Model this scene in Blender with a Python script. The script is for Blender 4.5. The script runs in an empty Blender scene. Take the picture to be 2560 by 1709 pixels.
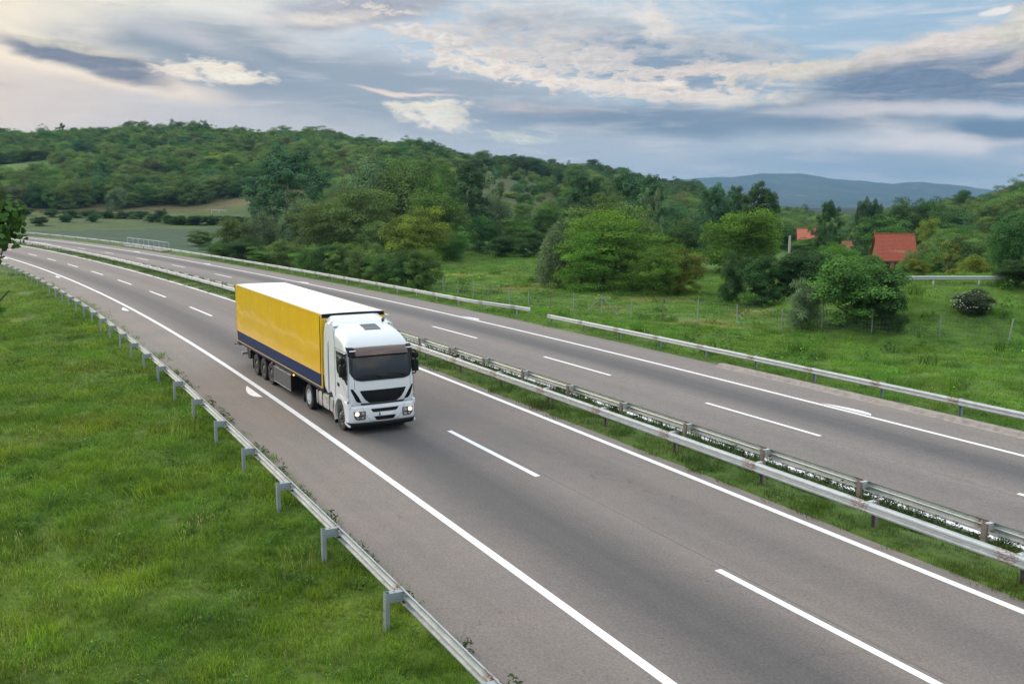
import bpy, math, random
import numpy as np
from mathutils import Vector, Matrix, Euler

scn = bpy.context.scene
col = scn.collection
R_ = math.radians

# ------------------------------------------------------------------ camera (on a bridge above the motorway)
cam_d = bpy.data.cameras.new("camera")
cam = bpy.data.objects.new("camera", cam_d)
col.objects.link(cam)
cam_d.sensor_width = 36.0
cam_d.lens = 36.0 * 2336.31 / 2560
cam_d.clip_start = .1
cam_d.clip_end = 20000
cam.location = (0, 0, 8.28211)
_p, _r = .152758, .0036832
_f = Vector((0, math.cos(_p), -math.sin(_p))); _u = Vector((0, math.sin(_p), math.cos(_p))); _rt = Vector((1, 0, 0))
_rt2 = math.cos(_r) * _rt + math.sin(_r) * _u; _u2 = -math.sin(_r) * _rt + math.cos(_r) * _u
cam.matrix_world = Matrix.Translation((0, 0, 8.28211)) @ Matrix((_rt2, _u2, -_f)).transposed().to_4x4()
scn.camera = cam

scn.view_settings.view_transform = 'Standard'
scn.view_settings.look = 'None'
scn.view_settings.exposure = 0.0
scn.view_settings.gamma = 1.0
scn.view_settings.use_curve_mapping = False
scn.cycles.use_denoising = True
scn.cycles.max_bounces = 6
scn.cycles.volume_bounces = 1
scn.cycles.transparent_max_bounces = 6
scn.cycles.sample_clamp_indirect = 6

SUN_EL, SUN_AZ = R_(14), R_(-52)       # azimuth from +Y, negative = left


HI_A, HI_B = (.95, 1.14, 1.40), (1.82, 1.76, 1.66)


def lin(c):
    """0-255 picture colour to linear rgb"""
    return tuple(((v / 255) / 12.92 if v / 255 <= .04045 else ((v / 255 + .055) / 1.055) ** 2.4) for v in c)


# ------------------------------------------------------------------ sky
def build_world():
    w = bpy.data.worlds.new("World"); scn.world = w; w.use_nodes = True
    nt = w.node_tree; N = nt.nodes; L = nt.links; N.clear()
    out = N.new('ShaderNodeOutputWorld'); bg = N.new('ShaderNodeBackground'); bg.inputs['Strength'].default_value = .1
    L.new(bg.outputs[0], out.inputs[0])
    sky = N.new('ShaderNodeTexSky'); sky.sky_type = 'NISHITA'; sky.sun_disc = False
    sky.sun_elevation = SUN_EL; sky.sun_rotation = SUN_AZ
    sky.air_density = 1.0; sky.dust_density = 2.0; sky.ozone_density = 1.5

    def m(op, a, b=None, c=None):
        n = N.new('ShaderNodeMath'); n.operation = op
        for i, v in enumerate((a, b, c)):
            if v is None: continue
            if isinstance(v, (int, float)): n.inputs[i].default_value = v
            else: L.new(v, n.inputs[i])
        return n.outputs[0]

    def mix(f, a, b):
        n = N.new('ShaderNodeMix'); n.data_type = 'RGBA'; n.clamp_factor = True
        for s, v in ((n.inputs[0], f), (n.inputs[6], a), (n.inputs[7], b)):
            if isinstance(v, (int, float)): s.default_value = v
            elif isinstance(v, tuple): s.default_value = (*v, 1)
            else: L.new(v, s)
        return n.outputs[2]

    def rng(v, a, b, c=0., d=1., interp='SMOOTHSTEP'):
        n = N.new('ShaderNodeMapRange'); n.interpolation_type = interp
        L.new(v, n.inputs[0])
        for i, k in enumerate((a, b, c, d)): n.inputs[i + 1].default_value = k
        return n.outputs[0]

    geo = N.new('ShaderNodeTexCoord')
    sep = N.new('ShaderNodeSeparateXYZ'); L.new(geo.outputs['Generated'], sep.inputs[0])
    A = m('ARCTAN2', sep.outputs[0], sep.outputs[1])
    Ev = m('ARCSINE', sep.outputs[2])
    comb = N.new('ShaderNodeCombineXYZ'); L.new(A, comb.inputs[0]); L.new(Ev, comb.inputs[1])
    P = comb.outputs[0]

    def noise(scale, stretch, detail=7, rough=.6, off=(0, 0, 0), dist=0., rot=0., vec=None):
        mp = N.new('ShaderNodeMapping'); mp.inputs['Scale'].default_value = (scale, scale * stretch, 1)
        mp.inputs['Location'].default_value = off; mp.inputs['Rotation'].default_value = (0, 0, rot)
        L.new(vec or P, mp.inputs[0])
        n = N.new('ShaderNodeTexNoise'); n.inputs['Scale'].default_value = 1; n.inputs['Detail'].default_value = detail
        n.inputs['Roughness'].default_value = rough; n.inputs['Distortion'].default_value = dist
        L.new(mp.outputs[0], n.inputs['Vector'])
        return n.outputs['Fac']
    # warp the position a little so that nothing is a clean ellipse
    wn = N.new('ShaderNodeTexNoise'); wn.inputs['Scale'].default_value = 9; wn.inputs['Detail'].default_value = 4
    mpw = N.new('ShaderNodeMapping'); mpw.inputs['Scale'].default_value = (1, 2.5, 1); L.new(P, mpw.inputs[0]); L.new(mpw.outputs[0], wn.inputs['Vector'])
    va = N.new('ShaderNodeVectorMath'); va.operation = 'SUBTRACT'; L.new(wn.outputs['Color'], va.inputs[0]); va.inputs[1].default_value = (.5, .5, .5)
    vb = N.new('ShaderNodeVectorMath'); vb.operation = 'MULTIPLY'; L.new(va.outputs[0], vb.inputs[0]); vb.inputs[1].default_value = (.10, .025, 0)
    vc = N.new('ShaderNodeVectorMath'); vc.operation = 'ADD'; L.new(P, vc.inputs[0]); L.new(vb.outputs[0], vc.inputs[1])
    PW = vc.outputs[0]
    cheap = noise(3.2, 2.0, 3, .55, (3, 1, 0), .3)
    big = noise(7, 3.2, 6, .58, (3, 1, 0), .3)
    puff = noise(38, 2.6, 8, .66, (0, 5, 0), .25)
    streak = noise(9, 7, 5, .6, (7, 2, 0), .5, .12)
    # puffs as lumps with a lit upper side
    puff2 = noise(38, 2.6, 8, .66, (0.16, 5 - .20, 0), .25)
    relief = m('SUBTRACT', puff, puff2)

    # clear sky: physical sky blended into the evening blue of the gaps
    blue = mix(rng(Ev, 0.0, .22), lin((186, 206, 220)), lin((160, 200, 232)))
    sk10 = N.new('ShaderNodeVectorMath'); sk10.operation = 'SCALE'; sk10.inputs['Scale'].default_value = .07; L.new(sky.outputs[0], sk10.inputs[0])
    base = mix(.25, blue, sk10.outputs[0])
    # thin high veil
    veil = rng(A, -.42, .22, 1., .12)
    base = mix(veil, base, mix(rng(A, -.5, -.05), lin((250, 236, 216)), lin((205, 212, 220))))
    base = mix(m('MULTIPLY', rng(streak, .42, .68), rng(A, -.5, .3, .5, .22)), base, lin((228, 226, 226)))
    # low haze band over the hills
    base = mix(m('MULTIPLY', rng(Ev, .115, .01), .85), base, mix(rng(A, -.45, .0), lin((230, 216, 208)), lin((186, 198, 210))))
    K = 2560 / 2349.

    def blob(c, u, v, ru, rv, rot, rgb, op=1., soft=.55, amp=.9, nz=None, lit=0.):
        a = math.atan((u * K - 1280) / 2336); e = math.atan((494 - v * K) / 2336 * math.cos(a))
        mp = N.new('ShaderNodeMapping'); mp.vector_type = 'TEXTURE'
        mp.inputs['Location'].default_value = (a, e, 0); mp.inputs['Rotation'].default_value = (0, 0, -R_(rot))
        mp.inputs['Scale'].default_value = (ru * K / 2336 * math.cos(a) ** 2, rv * K / 2336, 1)
        L.new(PW, mp.inputs[0])
        ln = N.new('ShaderNodeVectorMath'); ln.operation = 'LENGTH'; L.new(mp.outputs[0], ln.inputs[0])
        d = m('MULTIPLY_ADD', m('SUBTRACT', nz or big, .5), amp * 2, ln.outputs['Value'])
        f = m('MULTIPLY', rng(d, 1 + soft, 1 - soft), op)
        cc = lin(rgb)
        if lit:
            cc = mix(rng(relief, -.09, .09), lin(tuple(x - lit for x in rgb)), lin(tuple(min(255, x + lit) for x in rgb)))
        return mix(f, c, cc)
    c = base
    # broad tone of the picture: cream at the left, grey-blue to the right
    c = blob(c, -60, 70, 600, 220, 0, (255, 238, 210), 1.0, .9, .2)
    c = blob(c, 40, 250, 560, 80, 4, (242, 222, 204), .9, .9, .3)
    c = blob(c, -30, 222, 330, 52, 3, (255, 224, 194), .8, .9, .25)
    c = blob(c, 720, 300, 640, 120, 4, (200, 198, 201), .92, .8, .3)
    c = blob(c, 420, 60, 260, 60, 0, (214, 224, 228), .5, .9, .6)
    # long grey sheet from the left centre to the right
    c = blob(c, 640, 172, 360, 62, 11, (133, 148, 164), 1.0, .55, .55)
    c = blob(c, 980, 240, 470, 74, 8, (155, 167, 181), 1.0, .6, .5)
    c = blob(c, 1420, 330, 460, 80, 0, (180, 191, 203), .8, .8, .5)
    c = blob(c, 430, 100, 130, 20, 12, (204, 202, 206), .7, .8, .7)
    # lens cloud at the left with its bright lower rim
    c = blob(c, 330, 194, 190, 17, 8, (255, 232, 208), .85, .8, .5)
    c = blob(c, 110, 150, 170, 18, 14, (255, 238, 214), .8, .8, .5)
    c = blob(c, 230, 155, 165, 25, 12, (125, 131, 147), .98, .36, .7, lit=4)
    c = blob(c, 215, 128, 110, 9, 12, (222, 212, 192), 0.71, 0.47, 1.09, puff, 7)
    c = blob(c, 540, 177, 68, 19, 7, (255, 239, 220), .92, .52, 2.1, puff, 9)
    c = blob(c, 440, 180, 60, 10, 4, (250, 235, 216), .92, .52, 2.1, puff, 9)
    # broken cloud above the middle
    c = blob(c, 860, 40, 200, 36, -8, (169, 171, 182), .95, .6, .8, lit=5)
    c = blob(c, 760, 60, 120, 12, -4, (240, 229, 214), 0.67, 0.54, 1.37, puff, 7)
    c = blob(c, 1170, 78, 120, 14, -12, (169, 169, 179), .9, .6, .8, lit=5)
    c = blob(c, 1330, 62, 260, 52, 2, (232, 227, 220), 0.62, 0.54, 1.37, puff, 7)
    c = blob(c, 1470, 145, 330, 62, 9, (139, 158, 178), .97, .6, .6)
    c = blob(c, 1060, 120, 170, 22, 18, (250, 235, 219), 0.81, 0.39, 2.74, puff, 7)
    c = blob(c, 1150, 165, 170, 22, 10, (246, 231, 216), 0.85, 0.37, 2.84, puff, 7)
    c = blob(c, 1330, 150, 200, 22, 8, (238, 224, 212), 0.81, 0.39, 2.93, puff, 7)
    c = blob(c, 1470, 212, 270, 20, 6, (242, 227, 213), 0.85, 0.39, 2.17, puff, 7)
    c = blob(c, 1500, 72, 70, 26, 30, (236, 226, 217), 0.67, 0.54, 1.65, puff, 7)
    c = blob(c, 1660, 170, 170, 12, 2, (232, 217, 206), 0.85, 0.37, 2.27, puff, 7)
    c = blob(c, 1230, 120, 260, 40, 6, (206, 202, 201), 0.67, 0.54, 2.46, puff, 7)
    c = blob(c, 1640, 120, 130, 22, 8, (196, 198, 201), 0.67, 0.54, 2.08, puff, 7)
    c = blob(c, 1530, 193, 30, 6, 4, (250, 235, 220), .92, .52, 2.1, puff, 9)
    # small lit clouds
    c = blob(c, 1000, 272, 76, 27, 10, (255, 241, 221), .92, .52, 2.1, puff, 9)
    c = blob(c, 932, 220, 78, 4, 7, (246, 224, 210), .85, .7, .4)
    c = blob(c, 1195, 318, 62, 14, 0, (216, 219, 210), .92, .52, 2.1, puff, 9)
    # long grey banks at the right
    c = blob(c, 1280, 262, 140, 12, 2, (236, 214, 206), .85, .7, .5)
    c = blob(c, 1650, 278, 520, 34, 1, (127, 146, 167), 1.0, .5, .5)
    c = blob(c, 1880, 238, 250, 12, 4, (220, 217, 207), 0.57, 0.54, 0.96, puff, 7)
    c = blob(c, 2110, 128, 400, 26, -8, (228, 213, 202), 0.87, 0.40, 1.09, puff, 7)
    c = blob(c, 2360, 60, 150, 70, -28, (216, 210, 197), 0.91, 0.33, 0.96, puff, 7)
    c = blob(c, 1850, 172, 170, 22, -3, (224, 215, 198), 0.81, 0.40, 1.23, puff, 7)
    c = blob(c, 2180, 192, 360, 50, -3, (113, 132, 157), 1.0, .5, .6, lit=4)
    c = blob(c, 2300, 145, 110, 12, -14, (206, 195, 190), 0.71, 0.47, 1.23, puff, 7)
    c = blob(c, 2110, 254, 330, 12, 0, (228, 220, 222), .7, .8, .5)
    c = blob(c, 2250, 330, 330, 34, 3, (232, 224, 224), .85, .7, .4)
    c = blob(c, 2310, 295, 230, 27, 1, (109, 134, 161), 1.0, .4, .4)
    c = blob(c, 1960, 372, 330, 24, 3, (159, 177, 196), .98, .6, .4)
    c = blob(c, 2300, 348, 50, 17, 0, (159, 177, 196), .8, .6, .6)
    c = blob(c, 2220, 47, 46, 7, -8, (250, 244, 237), 0.81, 0.40, 1.09, puff, 7)
    fine = streak
    c = mix(m('MULTIPLY', rng(fine, .48, .70), .26), c, lin((246, 236, 228)))
    c = mix(m('MULTIPLY', rng(fine, .46, .28), .22), c, lin((140, 154, 172)))
    # the part of the sky above, beside and behind the picture: broken cloud brightened overhead to light the scene, low sky darkened away from the sun
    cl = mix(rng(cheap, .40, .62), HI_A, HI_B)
    sd = (math.sin(SUN_AZ) * math.cos(SUN_EL), math.cos(SUN_AZ) * math.cos(SUN_EL), math.sin(SUN_EL))
    dt = N.new('ShaderNodeVectorMath'); dt.operation = 'DOT_PRODUCT'; L.new(geo.outputs['Generated'], dt.inputs[0]); dt.inputs[1].default_value = sd

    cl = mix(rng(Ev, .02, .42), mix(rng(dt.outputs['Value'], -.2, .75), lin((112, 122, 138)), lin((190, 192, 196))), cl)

    def add(a_, b_):
        n = N.new('ShaderNodeVectorMath'); n.operation = 'ADD'; L.new(a_, n.inputs[0]); L.new(b_, n.inputs[1]); return n.outputs[0]

    def scale(a_, k):
        n = N.new('ShaderNodeVectorMath'); n.operation = 'SCALE'
        if isinstance(a_, tuple): n.inputs[0].default_value = a_
        else: L.new(a_, n.inputs[0])
        if isinstance(k, (int, float)): n.inputs['Scale'].default_value = k
        else: L.new(k, n.inputs['Scale'])
        return n.outputs[0]
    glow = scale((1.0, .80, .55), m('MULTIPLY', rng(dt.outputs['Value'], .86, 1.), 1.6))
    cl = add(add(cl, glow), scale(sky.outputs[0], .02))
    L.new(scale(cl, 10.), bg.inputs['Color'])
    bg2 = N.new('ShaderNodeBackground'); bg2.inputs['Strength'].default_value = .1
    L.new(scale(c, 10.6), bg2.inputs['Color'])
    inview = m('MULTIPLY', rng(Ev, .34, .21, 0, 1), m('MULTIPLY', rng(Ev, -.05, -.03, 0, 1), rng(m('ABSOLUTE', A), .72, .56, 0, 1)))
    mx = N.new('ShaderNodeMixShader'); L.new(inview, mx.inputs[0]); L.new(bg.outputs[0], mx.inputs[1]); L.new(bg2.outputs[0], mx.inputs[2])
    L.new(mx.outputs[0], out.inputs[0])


build_world()

sun_d = bpy.data.lights.new("sun", 'SUN'); sun_d.energy = 2.0; sun_d.angle = R_(24); sun_d.color = (1.0, .83, .64)
sun = bpy.data.objects.new("sun", sun_d); col.objects.link(sun)
_d = Vector((math.sin(SUN_AZ) * math.cos(R_(24)), math.cos(SUN_AZ) * math.cos(R_(24)), math.sin(R_(24))))
sun.rotation_euler = _d.to_track_quat('Z', 'Y').to_euler()
sun.location = (0, 0, 60)
# ------------------------------------------------------------------ road line and terrain heights
S_ = np.arange(-90.0, 420.0, 1.0)
_sc = np.clip(S_, -30, 190)
TH_ = (49.762 * .01 + .257 * .001 * _sc + 4.834e-5 * _sc ** 2 / 2 - 15.989e-7 * _sc ** 3 / 6 + 26.844e-9 * _sc ** 4 / 24)
_dx, _dy = -np.sin(TH_), np.cos(TH_)
CX_ = np.concatenate([[0], np.cumsum((_dx[1:] + _dx[:-1]) / 2)])
CY_ = np.concatenate([[0], np.cumsum((_dy[1:] + _dy[:-1]) / 2)])
CX_ = .08 + CX_ - CX_[90]
CY_ = 20 + CY_ - CY_[90]
ZFAR = -.757                                   # the far carriageway lies a little lower


def zroad(s):
    s = np.asarray(s, float)
    t = np.clip(s - 20, 0, 170)
    z = -10.336e-5 * t ** 2 + 8.411e-7 * t ** 3
    return z + np.clip(s - 190, 0, 400) * .03


def road_pt(s, l, z=0.0):
    """world point at chainage s, offset l to the right of the near edge line, z above the near carriageway"""
    s = np.asarray(s, float); l = np.asarray(l, float)
    th = np.interp(s, S_, TH_)
    x = np.interp(s, S_, CX_) + l * np.cos(th)
    y = np.interp(s, S_, CY_) + l * np.sin(th)
    return x, y, zroad(s) + z


def road_sl(x, y):
    """inverse of road_pt for arrays"""
    x = np.ravel(x).astype(float); y = np.ravel(y).astype(float)
    s = np.empty(len(x)); l = np.empty(len(x))
    for a in range(0, len(x), 4000):
        X = x[a:a + 4000, None]; Y = y[a:a + 4000, None]
        i = np.argmin((X - CX_) ** 2 + (Y - CY_) ** 2, 1)
        dx = X[:, 0] - CX_[i]; dy = Y[:, 0] - CY_[i]; t = TH_[i]
        s[a:a + 4000] = S_[i] + dx * -np.sin(t) + dy * np.cos(t)
        l[a:a + 4000] = dx * np.cos(t) + dy * np.sin(t)
    return s, l


def sstep(a, b, x):
    t = np.clip((np.asarray(x, float) - a) / (b - a), 0, 1)
    return t * t * (3 - 2 * t)


# valley and hills: columns of bearing (tangent of the angle from due +Y), each a list of (distance, height)
HILL = [
    (-3.0, [(0, -1), (90, -1), (300, 2), (900, 20), (1500, 20), (3000, 10)]),
    (-.75, [(0, -1.4), (60, -1.4), (140, -.4), (262, .2), (350, 3), (600, 36), (760, 40), (1300, 20), (3000, 0)]),
    (-.55, [(0, -1.2), (60, -1.0), (140, -.4), (262, .2), (350, 3.0), (430, 14), (600, 36.5), (740, 40), (1300, 20), (3000, 0)]),
    (-.36, [(0, -1.2), (140, -.8), (245, .2), (340, 3.0), (430, 16.5), (600, 42.5), (740, 44), (1300, 20), (3000, 0)]),
    (-.21, [(0, -1.0), (140, -.8), (200, -.2), (300, 4), (430, 22), (560, 38), (700, 41), (1300, 10), (3000, 0)]),
    (-.11, [(0, -.9), (140, -.8), (190, 0), (300, 8), (430, 24), (550, 31), (700, 32), (1300, 5), (3000, 0)]),
    (-.017, [(0, -.9), (140, -.8), (180, .2), (260, 6), (380, 17), (560, 23.5), (700, 23), (1300, 0), (3000, 0)]),
    (.073, [(0, -.9), (130, -.8), (180, .0), (280, 5), (450, 14), (700, 22.5), (900, 20), (1500, 0), (3000, 0)]),
    (.18, [(0, -.9), (130, -.8), (200, -1.5), (300, -2), (450, 2), (850, 14.5), (1000, 14), (1500, 0), (3000, -5)]),
    (.265, [(0, -.9), (110, -1.0), (200, -3), (400, -8), (900, -2), (1200, -4), (3000, -10)]),
    (.33, [(0, -.9), (100, -1.0), (160, -4.2), (400, -9), (900, -12), (3000, -12)]),
    (.42, [(0, -.9), (80, -1.0), (160, -4.2), (300, -5), (400, -5), (900, -12), (3000, -12)]),
    (.48, [(0, -.9), (80, -.9), (160, -2), (300, -2), (420, 1.5), (900, -6), (3000, -12)]),
    (.55, [(0, -.9), (80, -.8), (160, .5), (300, 3.2), (420, 7), (900, 0), (3000, -12)]),
    (.75, [(0, -.9), (80, -.5), (160, 2), (300, 10), (450, 16), (900, 6), (3000, -12)]),
    (3.0, [(0, -.9), (80, 0), (300, 6), (900, 15), (3000, 0)]),
]
_HT = np.array([h[0] for h in HILL])
_HD = np.concatenate([np.arange(0, 400, 10), np.arange(400, 3001, 25)]).astype(float)
_HG = np.array([np.interp(_HD, [p[0] for p in h[1]], [p[1] for p in h[1]]) for h in HILL])
for _k in range(3):                              # soften the kinks along the distance
    _HG[:, 1:-1] = (_HG[:, :-2] + 2 * _HG[:, 1:-1] + _HG[:, 2:]) / 4


def wob(x, y, L, seed=0.):
    """smooth pseudo noise in -1..1 with wavelength about L"""
    k = 6.283 / L
    return (np.sin(k * (x * .93 + y * .37) + seed) * np.cos(k * (y * .88 - x * .41) + 1.7 * seed)
            + .5 * np.sin(k * 2.1 * (x * .31 - y * .95) + 2.3 * seed + 1) * np.cos(k * 1.9 * (x * .8 + y * .6) + seed)) / 1.4


def ground_z(x, y):
    shp = np.shape(x)
    x = np.ravel(x).astype(float); y = np.ravel(y).astype(float)
    D = np.hypot(x, y)
    t = np.where(y > 1e-3, x / np.maximum(y, 1e-3), np.sign(x) * 3)
    t = np.clip(t, -3, 3)
    ti = np.interp(t, _HT, np.arange(len(_HT))); i0 = np.clip(ti.astype(int), 0, len(_HT) - 2); ft = ti - i0
    ft = ft * ft * (3 - 2 * ft)
    di = np.interp(D, _HD, np.arange(len(_HD))); j0 = np.clip(di.astype(int), 0, len(_HD) - 2); fd = di - j0
    z = (_HG[i0, j0] * (1 - ft) + _HG[i0 + 1, j0] * ft) * (1 - fd) + (_HG[i0, j0 + 1] * (1 - ft) + _HG[i0 + 1, j0 + 1] * ft) * fd
    z = z + wob(x, y, 90, 1.) * 2.2 * sstep(360, 520, D) + wob(x, y, 31, 2.) * .8 * sstep(340, 460, D)
    z = z + wob(x, y, 13, 3.) * .10 * sstep(20, 60, D) + wob(x, y, 5.2, 5.) * .05
    # side road embankment beyond the field on the right
    ex, ey = x - 30.0, y - 68.0                  # line through (30,68) heading a little up to the right
    cu, su = math.cos(math.radians(-4)), math.sin(math.radians(-4))
    al = ex * cu + ey * su; ac = -ex * su + ey * cu
    emb = sstep(-11, -1, al) * (sstep(-9, -1.2, ac) * (1 - sstep(7, 16, ac)))
    z = z * (1 - emb) + (2.25 + .012 * np.clip(al, 0, 60)) * emb
    # road corridor
    s, l = road_sl(x, y)
    zr = zroad(s)
    near = zr + np.where(l < -2.7, np.maximum(-.05 - .075 * (-2.7 - l) ** .9 if False else -.05 - .07 * np.clip(-2.7 - l, 0, 40), -1.9) , 0)
    left = near + wob(x, y, 9, 4.) * .06 * sstep(5, 9, -l)
    med = zr + ZFAR * sstep(8.6, 13.0, l) + .03
    right = zr + ZFAR - .04
    ins = np.where(l < -2.7, left, np.where((l > 8.7) & (l < 13.05), med, np.where(l > 24.7, right, zr - .22)))
    ins = np.where((l > 13.05) & (l < 24.7), zr + ZFAR - .22, ins)
    wl = np.where(l < 0, 1 - sstep(26, 60, -l), 1 - sstep(26.5, 40, l))
    wl = wl * (1 - sstep(330, 400, s))
    z = z * (1 - wl) + ins * wl
    return z.reshape(shp)
# ------------------------------------------------------------------ mesh and material helpers
def new_mesh(name, v, f, uv=None, attr=None, smooth=False):
    """v (n,3); f (m,k) array or list of index lists"""
    me = bpy.data.meshes.new(name)
    v = np.asarray(v, np.float32).reshape(-1, 3)
    if isinstance(f, np.ndarray):
        m_, k = f.shape
        me.vertices.add(len(v)); me.vertices.foreach_set('co', v.ravel())
        me.loops.add(m_ * k); me.loops.foreach_set('vertex_index', f.astype(np.int32).ravel())
        me.polygons.add(m_); me.polygons.foreach_set('loop_start', np.arange(0, m_ * k, k, dtype=np.int32))
        me.polygons.foreach_set('loop_total', np.full(m_, k, np.int32))
        me.update(calc_edges=True); me.validate(verbose=False)
    else:
        me.from_pydata([tuple(map(float, p)) for p in v], [], [list(map(int, q)) for q in f]); me.update()
    if attr is not None:
        for k, a in attr.items():
            at = me.color_attributes.new(k, 'FLOAT_COLOR', 'POINT')
            at.data.foreach_set('color', np.asarray(a, np.float32).ravel())
    if smooth:
        me.polygons.foreach_set('use_smooth', np.ones(len(me.polygons), bool))
    return me


def obj(name, me, mat=None, parent=None, loc=(0, 0, 0), rot=(0, 0, 0), scale=(1, 1, 1)):
    o = bpy.data.objects.new(name, me); col.objects.link(o)
    if mat is not None and not me.materials:
        for q in (mat if isinstance(mat, (list, tuple)) else [mat]): me.materials.append(q)
    o.location = loc; o.rotation_euler = rot; o.scale = scale
    if parent is not None: o.parent = parent
    return o


def empty(name, loc=(0, 0, 0), rz=0., parent=None):
    o = bpy.data.objects.new(name, None); col.objects.link(o); o.location = loc; o.rotation_euler = (0, 0, rz)
    o.empty_display_size = .3
    if parent is not None: o.parent = parent
    return o


def tag(o, label=None, cat=None, group=None, kind=None):
    if label: o['label'] = label
    if cat: o['category'] = cat
    if group: o['group'] = group
    if kind: o['kind'] = kind
    return o


def copy_tree(o, parent=None):
    c = o.copy(); col.objects.link(c); c.parent = parent
    for ch in list(o.children): copy_tree(ch, c)
    return c


class MB:
    """collects shapes into one mesh"""
    def __init__(s): s.v = []; s.f = []

    def add(s, v, f):
        n = len(s.v); s.v += [tuple(map(float, p)) for p in v]; s.f += [[i + n for i in q] for q in f]; return s

    def box(s, x0, x1, y0, y1, z0, z1, bev=0.):
        if bev > 0:
            b = min(bev, (x1 - x0) / 2.01, (y1 - y0) / 2.01, (z1 - z0) / 2.01)
            bm = bmesh_box(x0, x1, y0, y1, z0, z1, b); return s.add(*bm)
        v = [(x, y, z) for z in (z0, z1) for y in (y0, y1) for x in (x0, x1)]
        return s.add(v, [[0, 2, 3, 1], [4, 5, 7, 6], [0, 1, 5, 4], [2, 6, 7, 3], [0, 4, 6, 2], [1, 3, 7, 5]])

    def cyl(s, p0, p1, r0, r1=None, n=12, cap=True):
        r1 = r0 if r1 is None else r1
        p0 = Vector(p0); p1 = Vector(p1); d = (p1 - p0).normalized()
        a = d.orthogonal().normalized(); b = d.cross(a)
        v = []
        for p, r in ((p0, r0), (p1, r1)):
            for k in range(n):
                t = 2 * math.pi * k / n; v.append(p + (a * math.cos(t) + b * math.sin(t)) * r)
        f = [[k, (k + 1) % n, n + (k + 1) % n, n + k] for k in range(n)]
        if cap: f += [list(range(n))[::-1], list(range(n, 2 * n))]
        return s.add(v, f)

    def tube(s, pts, r, n=8):
        rr = r if isinstance(r, (list, tuple)) else [r] * len(pts)
        for i in range(len(pts) - 1): s.cyl(pts[i], pts[i + 1], rr[i], rr[i + 1], n, True)
        return s

    def prism(s, poly, axis, a0, a1):
        """poly = list of 2d points in the plane normal to axis (0,1,2), extruded a0..a1"""
        def mk(p, a):
            return {0: (a, p[0], p[1]), 1: (p[0], a, p[1]), 2: (p[0], p[1], a)}[axis]
        n = len(poly); v = [mk(p, a0) for p in poly] + [mk(p, a1) for p in poly]
        f = [[k, (k + 1) % n, n + (k + 1) % n, n + k] for k in range(n)] + [list(range(n))[::-1], list(range(n, 2 * n))]
        return s.add(v, f)

    def grid(s, P):
        """P[i][j] -> point"""
        a, b = len(P), len(P[0]); v = [p for row in P for p in row]
        return s.add(v, [[i * b + j, i * b + j + 1, (i + 1) * b + j + 1, (i + 1) * b + j] for i in range(a - 1) for j in range(b - 1)])

    def lathe_y(s, prof, c, n=32):
        """prof list of (radius, y offset); axis along y through c"""
        v = []
        for r, y in prof:
            for k in range(n):
                t = 2 * math.pi * k / n; v.append((c[0] + r * math.cos(t), c[1] + y, c[2] + r * math.sin(t)))
        f = []
        for i in range(len(prof) - 1):
            for k in range(n):
                f.append([i * n + k, i * n + (k + 1) % n, (i + 1) * n + (k + 1) % n, (i + 1) * n + k])
        return s.add(v, f)

    def build(s, name, mat, parent=None, smooth=False, loc=(0, 0, 0), fix=True):
        me = new_mesh(name, s.v, s.f, smooth=smooth)
        if fix:
            import bmesh
            bm = bmesh.new(); bm.from_mesh(me); bmesh.ops.recalc_face_normals(bm, faces=bm.faces); bm.to_mesh(me); bm.free()
        if smooth == 'auto':
            me.polygons.foreach_set('use_smooth', np.ones(len(me.polygons), bool))
            try: me.set_sharp_from_angle(angle=R_(35))
            except Exception: pass
        return obj(name, me, mat, parent, loc)


_bb = {}


def bmesh_box(x0, x1, y0, y1, z0, z1, b):
    import bmesh
    bm = bmesh.new(); bmesh.ops.create_cube(bm, size=1)
    for v in bm.verts:
        v.co = Vector(((x0 + x1) / 2 + v.co.x * (x1 - x0), (y0 + y1) / 2 + v.co.y * (y1 - y0), (z0 + z1) / 2 + v.co.z * (z1 - z0)))
    bmesh.ops.bevel(bm, geom=bm.edges[:], offset=b, segments=2, affect='EDGES', profile=.6)
    bm.verts.index_update()
    r = ([tuple(v.co) for v in bm.verts], [[v.index for v in f.verts] for f in bm.faces]); bm.free()
    return r


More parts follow.
